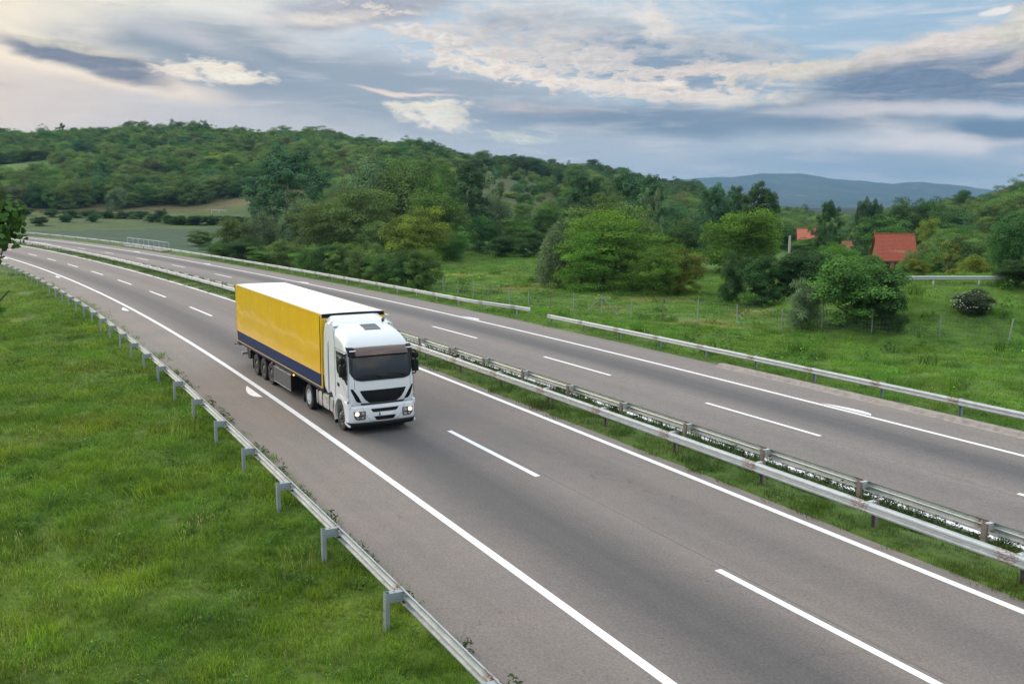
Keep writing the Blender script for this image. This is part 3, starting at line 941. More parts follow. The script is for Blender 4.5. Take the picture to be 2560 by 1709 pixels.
def field_fence():
    root = empty("wire_fence"); tag(root, "wire field fence on thin grey posts between the meadow and the guardrail", "fence")
    mg = simple("fence_post_grey", (.24, .26, .27), .7, var=.3); mbn = simple("fence_post_rust", (.17, .11, .07), .8, var=.3)
    mw = simple("fence_wire", (.30, .32, .32), .5, metal=.6)
    rr = random.Random(4); tops = []
    for k, ((x, y), h) in enumerate(zip(FP, FH)):
        g = float(ground_z(np.array([x]), np.array([y]))[0])
        lx = rr.uniform(-.03, .03) + (.14 if k == 19 else 0); ly = rr.uniform(-.03, .03)
        mb = MB(); mb.box(-.025, .025, -.025, .025, -.4, h)
        mb.box(-.025, .025, .025, .04, -.4, h * .98)
        brown = k in (8, 12, 5)
        o = mb.build("post", mbn if brown else mg, root, loc=(x, y, g)); o.rotation_euler = (ly, lx, .4)
        if k == 10:
            for sgn in (-1, 1):
                b = MB(); b.cyl((0, 0, h * .95), (sgn * 1.25, -sgn * .75, .15), .03, n=6); q = b.build("brace", mg, root, loc=(x, y, g))
        tops.append((x, y, g, h))
    wires = MB()
    for i in range(len(tops) - 1):
        a, b = tops[i], tops[i + 1]
        for fz in (.95, .72, .5, .3, .12):
            if i == 17 and fz > .6: continue
            pts = []
            for k in range(5):
                f = k / 4; sag = -.05 * math.sin(math.pi * f)
                pts.append((a[0] + (b[0] - a[0]) * f, a[1] + (b[1] - a[1]) * f, a[2] + (b[2] - a[2]) * f + (a[3] + (b[3] - a[3]) * f) * fz + sag))
            wires.tube(pts, .006, 4)
        n = int(math.hypot(b[0] - a[0], b[1] - a[1]) / .22)
        for k in range(1, n):
            f = k / n; x = a[0] + (b[0] - a[0]) * f; y = a[1] + (b[1] - a[1]) * f; z = a[2] + (b[2] - a[2]) * f; h = (a[3] + (b[3] - a[3]) * f)
            if i == 17: h *= .6
            wires.cyl((x, y, z + .1), (x, y, z + h * .93), .0035, n=3, cap=False)
    wires.build("wire_mesh", mw, root)


field_fence()


# ------------------------------------------------------------------ houses, poles, small things far off
def gz(x, y): return float(ground_z(np.array([x]), np.array([y]))[0])


def tile_mat(name, base, vert=1.):
    n = NT(name); P = n.coord('UV') if False else n.coord('Object')
    w = n.N.new('ShaderNodeTexWave'); w.wave_type = 'BANDS'; w.bands_direction = 'Z'; w.inputs['Scale'].default_value = 1.5; w.inputs['Distortion'].default_value = .6
    w.inputs['Detail'].default_value = 2; n.L.new(P, w.inputs['Vector'])
    f = n.noise(2.2, 5, .7, P); g = n.noise(9, 3, .7, P)
    c = n.mix(n.rng(f, .3, .7), tuple(x * .72 for x in base), base); c = n.mix(n.rng(w.outputs['Fac'], .0, .25, .55, 0), c, tuple(x * .45 for x in base))
    c = n.mix(n.rng(g, .62, .72, 0, .5), c, (base[0] * 1.5, base[1] * 2.2, base[2] * 2))
    n.set(color=c, rough=.85).bump(w.outputs['Fac'], .6, .05); return n.m


M['plaster'] = simple("wall_plaster", (.42, .38, .32), .9, var=.2, vscale=2)
M['brickwall'] = simple("wall_brick", (.28, .12, .07), .9, var=.3, vscale=4)
M['wood_dark'] = simple("dark_timber", (.05, .035, .025), .8, var=.3)
M['glass_dark'] = simple("window_glass", (.02, .025, .03), .1)


def house(x, y, zb, L, W, hw, hr, rz, label, tile, wall, chimney=True, over=.45, base=3.):
    """L along the ridge (local x), W depth; eave at hw, ridge at hr above zb"""
    root = empty("house", (x, y, zb), rz); tag(root, label, "house")
    mb = MB(); poly = [(-W / 2, -base), (W / 2, -base), (W / 2, hw), (0, hr - .12), (-W / 2, hw)]
    mb.prism(poly, 0, -L / 2, L / 2); mb.build("wall", wall, root)
    rf = MB(); ang = math.atan2(hr - hw, W / 2); ox = over * math.cos(ang); oz = over * math.sin(ang)
    for sgn in (-1, 1):
        p = [(0, hr), (sgn * (W / 2 + ox), hw - oz), (sgn * (W / 2 + ox), hw - oz - .12), (0, hr - .14)]
        rf.prism(p, 0, -L / 2 - .35, L / 2 + .35)
    r = rf.build("roof", tile, root)
    rd = MB(); rd.cyl((-L / 2 - .35, 0, hr + .02), (L / 2 + .35, 0, hr + .02), .09, n=8); rd.build("ridge_tiles", tile, r)
    if chimney:
        c = MB(); c.box(L * .2, L * .2 + .5, .5, 1.0, hr - 1.2, hr + .6); c.box(L * .2 - .06, L * .2 + .56, .44, 1.06, hr + .6, hr + .7); c.build("chimney", M['plaster'], r)
    for (wx, wy, ww, wh, ax) in ((-L * .28, -W / 2, .9, 1.0, 'y'), (L * .25, -W / 2, .9, 1.0, 'y'), (-L / 2, 0., .8, .9, 'x')):
        f = MB(); g = MB(); z0 = hw - 1.7
        if ax == 'y':
            f.box(wx - ww / 2 - .07, wx + ww / 2 + .07, wy - .04, wy - .003, z0 - .07, z0 + wh + .07); g.box(wx - ww / 2, wx + ww / 2, wy - .05, wy - .041, z0, z0 + wh)
        else:
            f.box(wx - .04, wx - .003, wy - ww / 2 - .07, wy + ww / 2 + .07, z0 - .07, z0 + wh + .07); g.box(wx - .05, wx - .041, wy - ww / 2, wy + ww / 2, z0, z0 + wh)
        w = f.build("window", M['wood_dark'], root); g.build("pane", M['glass_dark'], w)
    d = MB(); d.box(-.45, .45, -W / 2 - .05, -W / 2 - .003, hw - 2.6, hw - .5); d.build("door", M['wood_dark'], root)
    return root


TR = tile_mat("red_roof_tiles", (.38, .088, .042)); TO = tile_mat("orange_roof_tiles", (.50, .15, .085)); TD = tile_mat("dull_red_roof_tiles", (.30, .085, .06))
# eave and ridge heights follow from the picture; the walls stand on the valley floor below
house(63.6, 156.5, -4.6, 5.7, 6.2, 3.3, 7.2, R_(-9), "house with a tall red tiled roof and dark gable, largest of the roofs", TR, M['brickwall'], chimney=False)
house(73.2, 233, -4.6, 4.6, 5.4, 3.4, 5.6, R_(-14), "small house with a bright orange roof beside the tall tree, leftmost of the roofs", TO, M['plaster'], chimney=False)
house(70.0, 200.5, -5.2, 4.0, 5.2, 3.2, 4.7, R_(-4), "low dull red roof showing between bushes, between the orange roof and the spruce", TD, M['plaster'], chimney=False)
house(91.6, 172, -.6, 3.6, 5.0, 2.7, 4.2, R_(8), "small red roof with a white chimney, almost hidden in trees at the right edge", TD, M['brickwall'], chimney=True)


def utility_pole(x, y, ztop, label, cross, wires_to=None):
    g = gz(x, y); root = empty("utility_pole", (x, y, g)); tag(root, label, "utility pole")
    h = ztop - g; m = M['plaster']
    mb = MB(); mb.cyl((0, 0, -.5), (0, 0, h), .24, .17, n=10); mb.build("mast", m, root)
    if cross:
        c = MB(); c.box(-1.0, 1.0, -.05, .05, h - .35, h - .25); c.build("crossarm", M['zinc'], root)
        i = MB()
        for a in (-.9, 0, .9): i.cyl((a, 0, h - .25), (a, 0, h - .05), .05, n=6)
        i.build("insulator", M['plaster'], root)
    if wires_to:
        w = MB()
        for off in (-.9, 0, .9) if cross else (0,):
            pts = []
            for k in range(13):
                f = k / 12; sag = -wires_to[3] * math.sin(math.pi * f)
                pts.append((off + (wires_to[0] - x) * f, (wires_to[1] - y) * f, (h - .1) + (wires_to[2] - ztop) * f + sag))
            w.tube(pts, .012, 4)
        w.build("wire", M['zinc'], root)
    return root


utility_pole(44.3, 150, 2.5, "pale concrete pole standing above the bushes left of the red roofs", False)
utility_pole(62.9, 120, 2.1, "utility pole with a crossarm among the trees on the right slope", True, (57.0, 140, .9, .8))


def white_frame():
    root = empty("white_gate", (-93.5, 300, 2.9), R_(17)); tag(root, "small white frame like a goal at the edge of the wood above the hedge", "gate")
    mb = MB()
    mb.box(-2.2, 2.2, -.06, .06, 1.15, 1.32); mb.build("crossbar", simple("white_paint", (.6, .6, .58), .5), root)
    for sx in (-2.2, 0.1, 2.1):
        p = MB(); p.box(sx, sx + .14, -.059, .059, -.6, 1.15); p.build("post", bpy.data.materials["white_paint"], root)


white_frame()
# ------------------------------------------------------------------ the articulated lorry
def build_truck():
    t = .511606
    # local frame: +x forward (towards the viewer), +y the truck's left, origin under the trailer's front face
    root = empty("articulated_truck", (-7.1203 + math.cos(t) * 1.275, 34.4494 + math.sin(t) * 1.275, 0.0), t - math.pi / 2)
    tag(root, "white lorry cab pulling a yellow and navy curtain-sided trailer along the near carriageway", "truck")
    W = simple("cab_white_paint", (.66, .70, .72), .28, coat=.5)
    BLK = simple("black_plastic", (.006, .0065, .008), .5, spec=.25, var=.3)
    BLKG = simple("gloss_black", (.004, .005, .006), .5, spec=.15)
    DARK = simple("chassis_dark", (.012, .012, .013), .7, spec=.2, var=.4)
    RUB = simple("tyre_rubber", (.014, .014, .015), .8, var=.35)
    RIM = simple("rim_steel", (.62, .64, .66), .32, metal=.7, var=.2)
    RIMD = simple("rim_dirty", (.085, .08, .075), .55, metal=.3, var=.5, vscale=20)
    ALU = simple("aluminium_tank", (.66, .67, .67), .30, metal=.75, var=.12, vscale=3)
    NAVY = simple("navy_panel", (.007, .022, .090), .5, spec=.12, var=.12)
    ROOFW = simple("roof_white", (.74, .75, .76), .55, var=.04, vscale=1.5)
    SIDEG = simple("side_guard_grey", (.055, .060, .066), .5, var=.2)
    LENS = simple("lamp_housing", (.10, .10, .11), .15)
    CHROME = simple("chrome_reflector", (.8, .8, .8), .12, metal=1.)
    AMB = simple("amber_marker", (.8, .22, .03), .3)
    n = NT("lamp_lit"); n.set(color=(1., .85, .6), emis=(1., .70, .36), es=2.2); LIT = n.m
    n = NT("lamp_amber_lit"); n.set(color=(1., .4, .1), emis=(1., .35, .06), es=4.0); AMBL = n.m
    # curtain: taut yellow sheet with faint vertical straps
    n = NT("yellow_curtain"); P = n.coord('Object')
    f = n.noise(.9, 3, .5, n.mapv(P, (1, 1, .6))); g = n.noise(3.0, 6, .6, P)
    c = n.mix(n.rng(f, .35, .65), (.84, .49, .008), (.88, .53, .010)); c = n.mix(n.rng(g, .60, .78, 0, .18), c, (.74, .46, .04))
    n.set(color=c, rough=n.rng(g, .3, .7, .16, .28), coat=.45)
    sx = n.N.new('ShaderNodeSeparateXYZ'); n.L.new(P, sx.inputs[0])
    w = n.math('SINE', n.math('MULTIPLY', sx.outputs[0], 2 * math.pi / .62)); n.bump(n.math('ADD', n.math('MULTIPLY', w, .12), f), .08, .02)
    YEL = n.m
    n = NT("windscreen_glass"); n.set(color=(.012, .016, .019), rough=.03, spec=.42); GLS = n.m
    n = NT("visor_tint"); P = n.coord('Object'); n.set(color=(.060, .030, .018), rough=.10, coat=.5); VIS = n.m

    # ---------------- cab shell: profile (x,z) swept across with rounded edges and a bowed front
    prof = [(.95, 1.02), (2.80, 1.02), (2.93, 1.10), (2.985, 1.30), (2.985, 1.60), (2.975, 1.90), (2.955, 2.02), (2.90, 2.30), (2.82, 2.60), (2.74, 2.86),
            (2.68, 3.02), (2.60, 3.16), (2.46, 3.30), (2.26, 3.42), (2.00, 3.52), (1.70, 3.60), (1.35, 3.665), (1.05, 3.71), (.55, 3.72), (.55, 1.8), (.95, 1.2)]
    HW = 1.235

    def shell_pt(i, y, off=0.):
        """i = float index along prof (front and roof part, 1..18)"""
        k = min(max(int(i), 0), len(prof) - 2); fr = i - k
        p = [prof[k][a] * (1 - fr) + prof[k + 1][a] * fr for a in (0, 1)]
        # smooth tangent from neighbours
        a = prof[max(k - 0, 0)]; b = prof[min(k + 1, len(prof) - 1)]
        a2 = prof[max(k - 1, 0)]; b2 = prof[min(k + 2, len(prof) - 1)]
        tx = (b[0] - a[0]) + .5 * ((a[0] - a2[0]) * (1 - fr) + (b2[0] - b[0]) * fr); tz = (b[1] - a[1]) + .5 * ((a[1] - a2[1]) * (1 - fr) + (b2[1] - b[1]) * fr)
        ln = math.hypot(tx, tz) or 1; nx, nz = tz / ln, -tx / ln
        z = p[1]
        r = .26 if z > 2.0 else .22
        if z > 3.0: r = .26 + (z - 3.0) * .25
        ay = abs(y); pull = 0.
        if ay > HW - r:
            u = min(1., (ay - (HW - r)) / r); pull = r * (1 - math.sqrt(max(0., 1 - u * u)))
        bow = .075 * (ay / HW) ** 2 * max(0., nx)
        q = off - pull - bow
        inset = max(0., (z - 3.0)) * .10           # cab narrows towards the roof
        yy = y * (1 - inset / HW)
        return (p[0] + nx * q, yy, z + nz * q)

    ys = [-HW, -HW + .005, -HW + .02, -HW + .05, -HW + .10, -HW + .16, -HW + .23, -HW + .32] + list(np.linspace(-.85, .85, 15)) + [HW - .32, HW - .23, HW - .16, HW - .10, HW - .05, HW - .02, HW - .005, HW]
    idx = [1, 1.5, 2, 2.5, 3, 3.5, 4, 5, 6, 6.5, 7, 8, 9, 9.5, 10, 10.5, 11, 11.5, 12, 12.5, 13, 13.5, 14, 14.5, 15, 16, 17, 18]
    cab = MB()
    cab.grid([[shell_pt(i, y) for y in ys] for i in idx])
    # side walls: inner rounded profile closed down to the sill
    for sg in (-1, 1):
        rim = [shell_pt(i, sg * HW) for i in idx]
        # wheel arch opening cut into the lower edge
        arch = [(1.92 + .72 * math.cos(a), .62 + .60 * math.sin(a)) for a in np.linspace(math.radians(42), math.radians(150), 12)]
        lower = [(.50, 3.70), (.50, 1.30), (1.0, 1.22)] + [(x, z) for x, z in arch[::-1]]
        poly = rim + [(x, sg * HW, z) for x, z in lower]
        nP = len(poly); cx = (1.7, sg * HW, 2.2)
        cab.v += [tuple(map(float, p)) for p in poly] + [cx]
        base = len(cab.v) - nP - 1
        cab.f += [[base + k, base + (k + 1) % nP, base + nP] for k in range(nP)]
    cab.box(.50, .52, -HW + .02, HW - .02, 1.25, 3.70)
    cabo = cab.build("cab", W, root, smooth='auto')

    # air deflector and side fairings behind the cab
    d = MB()
    P1 = []
    for y in np.linspace(-1.10, 1.10, 13):
        e = 1 - .0 * abs(y); k = max(0., (abs(y) - .85) / .25) ** 2 * .16
        P1.append([(.06, y, 3.925 - k), (.16, y, 3.93 - k), (.60, y, 3.82 - k), (1.02, y, 3.70 - k * .4), (1.06, y, 3.66)])
    d.grid(P1)
    d.grid([[(.06, y, 3.60), (.06, y, 3.925 - max(0., (abs(y) - .85) / .25) ** 2 * .16)] for y in np.linspace(-1.10, 1.10, 13)])
    d.build("roof_deflector", W, cabo, smooth='auto')
    for sg in (-1, 1):
        e = MB()
        sec = [(3.78, 1.06, .30), (3.66, 1.16, .20), (3.3, 1.20, .16), (2.4, 1.225, .15), (1.6, 1.225, .16), (1.30, 1.225, .22), (1.14, 1.215, .5)]
        rows = []
        for z, yy, x0 in sec:
            rows.append([(x0, sg * (yy - .10), z), (x0, sg * (yy + .01), z), (x0 + .05, sg * (yy + .03), z), (.62, sg * (yy + .022), z), (.66, sg * (yy - .06), z)])
        e.grid(rows); e.build("side_fairing", W, cabo, smooth='auto')
        g = MB(); g.box(.655, .668, sg * 1.236 - .006, sg * 1.236 + .006, 1.28, 3.0); g.build("panel_gap", BLK, cabo)

    def patch(name, rows, mat, off, parent, thick=.012, nsub=12, smooth='auto'):
        """rows: list of (profile index, y left, y right); laid on the cab front with an offset"""
        mb = MB(); a = [[shell_pt(i, y0 + (y1 - y0) * k / nsub, off) for k in range(nsub + 1)] for i, y0, y1 in rows]
        b = [[shell_pt(i, y0 + (y1 - y0) * k / nsub, off - thick) for k in range(nsub + 1)] for i, y0, y1 in rows]
        mb.grid(a)
        nr, nc = len(a), nsub + 1
        n0 = len(mb.v); mb.v += [tuple(p) for r in b for p in r]
        ring = [(0, k) for k in range(nc)] + [(k, nc - 1) for k in range(1, nr)] + [(nr - 1, k) for k in range(nc - 2, -1, -1)] + [(k, 0) for k in range(nr - 2, 0, -1)]
        m_ = len(ring)
        for q in range(m_):
            i0, j0 = ring[q]; i1, j1 = ring[(q + 1) % m_]
            mb.f.append([i0 * nc + j0, i1 * nc + j1, n0 + i1 * nc + j1, n0 + i0 * nc + j0])
        return mb.build(name, mat, parent, smooth=smooth)

    def zi(z):
        """profile index on the front for height z"""
        zs = [p[1] for p in prof[1:13]]; return 1 + float(np.interp(z, zs, range(len(zs))))
    # windscreen
    ws = [(zi(z), -w, w) for z, w in ((1.93, .78), (1.965, .93), (2.03, 1.04), (2.12, 1.12), (2.25, 1.17), (2.5, 1.165), (2.75, 1.15), (2.93, 1.14))]
    patch("windscreen", ws, GLS, .022, root, .03, 28)
    patch("windscreen_base", [(zi(z), -w, w) for z, w in ((1.925, .80), (1.96, .95), (2.00, 1.03), (2.06, 1.09))], BLK, .027, cabo, .03, 28)
    # sun visor
    v = MB(); rows = []
    for zz, xo in ((3.09, .035), (3.07, .12), (2.94, .20), (2.83, .235)):
        rows.append([(shell_pt(zi(zz), y, xo)[0], y * 1.01, zz - .02 * (y / 1.2) ** 2) for y in np.linspace(-1.2, 1.2, 25)])
    v.grid(rows); rows2 = [[(x - .012, y, z - .012) for x, y, z in r] for r in rows]; v.grid(rows2)
    v.grid([rows[-1], rows2[-1]]); v.grid([rows[0], rows2[0]])
    vo = v.build("sun_visor", VIS, root, smooth='auto')
    for sg in (-1, 1):
        e = MB(); e.grid([[(shell_pt(zi(zz), y, xo)[0] + .012, y * 1.01, zz) for y in np.linspace(sg * .98, sg * 1.21, 6)] for zz, xo in ((3.09, .035), (3.07, .12), (2.94, .20), (2.81, .235))])
        e.build("visor_end", BLKG, vo, smooth='auto')
        e = MB(); x = shell_pt(zi(3.0), 1.1, .19)[0]; e.box(x, x + .05, sg * 1.06 - .11, sg * 1.06 + .11, 2.965, 3.005, .01); e.build("position_lamp", simple("lamp_white", (.8, .82, .85), .2) if sg < 0 else bpy.data.materials["lamp_white"], vo)
    # wipers
    for (yc, z0, y1, z1) in ((-.10, 2.02, -.78, 2.10), (.80, 2.03, .12, 2.12)):
        wmb = MB()
        pts = [shell_pt(zi(z0 + (z1 - z0) * k / 6 + .05 * math.sin(k / 6 * 3.1)), yc + (y1 - yc) * k / 6, .035) for k in range(7)]
        wmb.tube(pts, .012, 6); wmb.tube([shell_pt(zi(1.96), yc + .10, .02), shell_pt(zi(z0 + .02), yc, .05), shell_pt(zi(z0 + .06), yc - .12, .045)], .016, 6)
        wmb.build("wiper", BLK, root)
    # front panel details
    patch("grille", [(zi(z), -w, w) for z, w in ((1.125, .50), (1.16, .56), (1.22, .64), (1.30, .71), (1.42, .79), (1.50, .83), (1.585, .87))], BLKG, .010, root, nsub=16)
    gm = patch("grille_mesh", [(zi(z), -w, w) for z, w in ((1.155, .53), (1.22, .61), (1.30, .68), (1.42, .755), (1.555, .83))], BLK, .016, cabo, nsub=16)
    patch("grille_slot", [(zi(1.045), -.78, .78), (zi(1.11), -.84, .84)], BLK, .014, root)
    for sg in (-1, 1):
        rows = [(1.16, .80, .93), (1.22, .84, 1.005), (1.34, .90, 1.06), (1.48, .985, 1.12), (1.60, 1.07, 1.165), (1.66, 1.12, 1.175)]
        patch("air_vent", [(zi(z), sg * a, sg * b) for z, a, b in rows], BLKG, .010, root, nsub=6)
        # bonnet line
        ln = MB(); ln.tube([shell_pt(zi(z), sg * y, .001) for z, y in ((2.0, 1.05), (1.85, 1.05), (1.7, 1.055), (1.6, 1.08))], .005, 4); ln.build("panel_gap", BLK, cabo)

    # ---------------- bumper
    def bx(z, y):
        """front surface of the bumper"""
        b = .10 * (abs(y) / 1.24) ** 2; r = .22; ay = abs(y); p = 0
        if ay > 1.25 - r: u = min(1., (ay - (1.25 - r)) / r); p = r * (1 - math.sqrt(max(0, 1 - u * u)))
        return 3.02 + {0: 0}.get(0) - b - p + (.03 * math.sin((z - .4) / .62 * math.pi))

    yb = [-1.25, -1.248, -1.24, -1.22, -1.18, -1.12, -1.03] + list(np.linspace(-.95, .95, 13)) + [1.03, 1.12, 1.18, 1.22, 1.24, 1.248, 1.25]
    b = MB()
    zs = [.44, .50, .60, .72, .84, .94, .985, 1.0, 1.045]
    def bpt(z, y):
        x = bx(z, y) - (.05 if z > .99 else 0) - (.03 if z < .45 else 0); return (x, y, z)
    rows = [[bpt(z, y) for y in yb] for z in zs]
    rows += [[(2.7, y, 1.05) for y in yb]]
    b.grid(rows)
    for sg in (-1, 1):
        b.grid([[(2.46, sg * 1.25, z), (2.6, sg * 1.25, z), bpt(z, sg * 1.25)] for z in zs])
    bo = b.build("bumper", W, root, smooth='auto')
    lp = MB(); rows = []
    for z, o in ((.445, .012), (.40, .03), (.33, .025), (.27, -.02), (.25, -.10)):
        rows.append([(bx(.44, y) + o, y * (1.0 if z > .3 else .985), z) for y in yb])
    lp.grid(rows)
    for sg in (-1, 1): lp.grid([[(2.5, sg * 1.25, z), (bx(.44, 1.25) + .0, sg * 1.25, z)] for z in (.445, .26)])
    lp.build("bumper_lip", BLK, bo, smooth='auto')

    def bpatch(name, poly, mat, off=.008, parent=bo, n=10):
        """poly: rows (z, y0, y1) on the bumper"""
        mb = MB(); mb.grid([[(bx(z, y0 + (y1 - y0) * k / n) + off, y0 + (y1 - y0) * k / n, z) for k in range(n + 1)] for z, y0, y1 in poly])
        mb.grid([[(bx(z, y0 + (y1 - y0) * k / n) + off - .02, y0 + (y1 - y0) * k / n, z) for k in range(n + 1)] for z, y0, y1 in poly])
        return mb.build(name, mat, parent, smooth='auto')
    bpatch("air_intake", [(.80, -.40, .44), (.84, -.46, .50), (.925, -.50, .55)], BLK, .006)
    bpatch("air_intake", [(.50, -.27, .33), (.54, -.33, .38), (.64, -.38, .43)], BLK, .006)
    bpatch("plate_ledge", [(.655, -.42, .46), (.79, -.44, .48)], W, .02)
    pl = bpatch("number_plate", [(.668, -.22, .30), (.775, -.22, .30)], simple("plate_white", (.78, .78, .76), .4), .034)
    e = MB(); e.grid([[(bx(z, y) + .037, y, z) for y in (-.218, -.165)] for z in (.670, .773)]); e.build("plate_band", simple("plate_blue", (.01, .07, .35), .4), pl)
    # step line moulding of the bumper centre
    for sg in (-1, 1):
        ln = MB(); ln.tube([(bx(z, sg * y) + .001, sg * y, z) for z, y in ((1.0, .80), (.8, .72), (.62, .62), (.50, .50), (.47, .36))], .005, 4); ln.build("panel_gap", BLK, bo)
    for sg in (-1, 1):
        a, c_ = (.68, 1.10)
        rows = [(.55, .72, .98), (.58, .70, 1.05), (.66, .69, 1.10), (.86, .69, 1.12)]
        h = bpatch("headlight", [(z, sg * p, sg * q) for z, p, q in rows], LENS, .010, root, 8)
        for (yy, zz, rr_, mt) in ((1.0, .775, .078, LIT), (.80, .775, .068, CHROME), (.80, .62, .045, CHROME), (.97, .625, .035, CHROME)):
            x = bx(zz, yy); e = MB()
            e.lathe = None
            vv = [(x + .022, sg * yy, zz)] + [(x + .016 - .0 * math.cos(q), sg * yy + rr_ * math.cos(q), zz + rr_ * math.sin(q)) for q in np.linspace(0, 2 * math.pi, 17)[:-1]]
            e.add(vv, [[0, 1 + k, 1 + (k + 1) % 16] for k in range(16)]); e.build("lamp" if mt is LIT else "reflector", mt, h, smooth=False)
        e = MB(); x = bx(.70, .9); e.box(x + .01, x + .02, min(sg * .70, sg * 1.10), max(sg * .70, sg * 1.10), .685, .70); e.build("lamp_bar", BLK, h)

    # ---------------- doors, windows, steps, arches (both sides)
    for sg in (-1, 1):
        Y = sg * (HW + .004)

        def plate(name, pts, mat, th=.006, parent=root, y=None):
            mb = MB(); yy = Y if y is None else y; mb.prism(pts, 1, min(yy, yy + sg * th), max(yy, yy + sg * th)); return mb.build(name, mat, parent)
        plate("side_window", [(1.56, 2.86), (2.58, 2.84), (2.66, 2.5), (2.70, 1.78), (2.60, 1.78), (2.33, 1.93), (2.20, 2.03), (1.70, 2.05), (1.60, 2.18)], GLS)
        gp = [(1.42, 1.15), (1.42, 2.95), (2.62, 2.92), (2.76, 2.3), (2.78, 1.35)]
        g = MB(); g.tube([(x, Y, z) for x, z in gp], .006, 4); g.build("door_gap", BLK, cabo)
        g = MB(); g.tube([(x, Y, z) for x, z in ((.72, 1.25), (.72, 3.1))], .006, 4); g.build("panel_gap", BLK, cabo)
        h = plate("door_handle", [(1.66, 1.60), (1.86, 1.58), (1.86, 1.71), (1.66, 1.73)], BLK, .012)
        # wheel arch lip and rear fender
        m_ = MB(); cx, cz = 1.92, .55
        P_ = []
        for a in np.linspace(math.radians(10), math.radians(205), 22):
            r0, r1 = .60, .74 if a < math.radians(150) else .66
            P_.append([(cx + r0 * math.cos(a), sg * 1.0, cz + r0 * math.sin(a)), (cx + r0 * math.cos(a), sg * 1.255, cz + r0 * math.sin(a)), (cx + r1 * math.cos(a), sg * 1.255, cz + r1 * math.sin(a)), (cx + (r1 + .02) * math.cos(a), sg * 1.22, cz + (r1 + .02) * math.sin(a))])
        m_.grid(P_); m_.build("wheel_arch", W, root, smooth='auto')
        m_ = MB(); m_.box(1.10, 1.86, sg * .9 - .02, sg * .9 + .02, .5, 1.2); m_.box(1.2, 2.6, sg * .62 - .3, sg * .62 + .3, 1.16, 1.2); m_.build("arch_liner", DARK, cabo)
        m_ = MB(); m_.box(1.22, 1.25, min(sg * .9, sg * 1.22), max(sg * .9, sg * 1.22), .12, .62); m_.build("mud_flap", BLK, root)
        # steps between arch and bumper
        st = MB()
        st.prism([(2.44, .30), (2.80, .28), (2.80, 1.06), (2.30, 1.10), (2.40, .95), (2.50, .70)], 1, min(sg * 1.10, sg * 1.16), max(sg * 1.10, sg * 1.16))
        st.prism([(2.40, .42), (2.86, .36), (2.86, .30), (2.44, .34)], 1, min(sg * 1.16, sg * 1.262), max(sg * 1.16, sg * 1.262))
        st.prism([(2.20, 1.02), (2.86, .96), (2.86, 1.10), (2.16, 1.16)], 1, min(sg * 1.16, sg * 1.258), max(sg * 1.16, sg * 1.258))
        st.prism([(2.52, .40), (2.46, .72), (2.36, .98), (2.30, 1.05), (2.24, 1.05), (2.31, .95), (2.41, .70), (2.47, .40)], 1, min(sg * 1.16, sg * 1.26), max(sg * 1.16, sg * 1.26))
        so = st.build("side_step", W, root)
        e = MB(); e.box(2.56, 2.80, sg * 1.17 - .012, sg * 1.17 + .012, .70, .80); e.build("step_slot", BLK, so)
        # mirrors
        mm = MB(); yy = sg * 1.385
        mm.box(2.50, 2.72, yy - .10, yy + .10, 2.55, 2.76, .05); m2 = MB(); m2.box(2.50, 2.72, yy - .11, yy + .11, 2.06, 2.50, .06)
        mo = m2.build("mirror", BLK, root, smooth='auto'); mm.build("wide_mirror", BLK, mo, smooth='auto')
        a = MB(); a.tube([(2.62, sg * 1.2, 2.86), (2.64, yy, 2.84), (2.64, yy, 2.72)], .022, 6); a.tube([(2.64, yy, 2.1), (2.66, yy, 2.0), (2.68, sg * 1.2, 1.98)], .022, 6); a.tube([(2.64, yy, 2.5), (2.64, yy, 2.56)], .03, 6)
        a.build("mirror_arm", BLK, mo)

    # roof hatch, antenna
    patch("roof_hatch", [(i, -.24, .40) for i in (14.55, 15, 15.5, 16, 16.35)], GLS, .02, root, .02, 6)
    a = MB(); p0 = shell_pt(17.2, .86, .0); a.cyl(p0, (p0[0], p0[1], p0[2] + .10), .04, .03, 8); a.cyl((p0[0] - .02, p0[1], p0[2] + .08), (p0[0] + .14, p0[1], p0[2] + .05), .055, .02, 8); a.build("air_horn", BLK, root)
    a = MB(); p0 = shell_pt(16.4, .98, .0); a.cyl(p0, (p0[0], p0[1], p0[2] + .05), .03, .02, 8); a.build("aerial_base", SIDEG, root)
    # underside of the cab
    u = MB(); u.box(.9, 2.7, -.85, .85, .62, 1.1); u.box(-3.6, 2.4, -.42, -.34, .62, .88); u.box(-3.6, 2.4, .34, .42, .62, .88); u.box(.2, 1.1, -1.1, 1.1, .95, 1.25)
    u.box(-2.6, -.9, -.5, .5, .88, 1.05); u.cyl((1.92, -1.0, .5), (1.92, 1.0, .5), .07, n=10); u.cyl((-1.95, -1.0, .5), (-1.95, 1.0, .5), .10, n=10); u.box(-.4, .5, -.5, .5, .9, 1.3)
    u.build("tractor_chassis", DARK, root)

    # fuel tanks
    for sg in (-1, 1):
        tk = MB(); tk.box(-1.10, .98, min(sg * .62, sg * 1.20), max(sg * .62, sg * 1.20), .40, 1.00, .12); to = tk.build("fuel_tank", ALU, root, smooth='auto')
        for x in (-.82, -.28, .55):
            s_ = MB(); s_.box(x, x + .05, min(sg * .60, sg * 1.215), max(sg * .60, sg * 1.215), .39, 1.012, .12); s_.build("tank_strap", BLK, to, smooth='auto')
        s_ = MB(); s_.box(1.0, 1.08, min(sg * .9, sg * 1.2), max(sg * .9, sg * 1.2), .38, .9, .02); s_.build("tank_end", DARK, to)
        s_ = MB(); s_.box(1.04, 1.09, sg * 1.215 - .01, sg * 1.215 + .01, .40, .56); s_.build("marker_light", AMB, root)

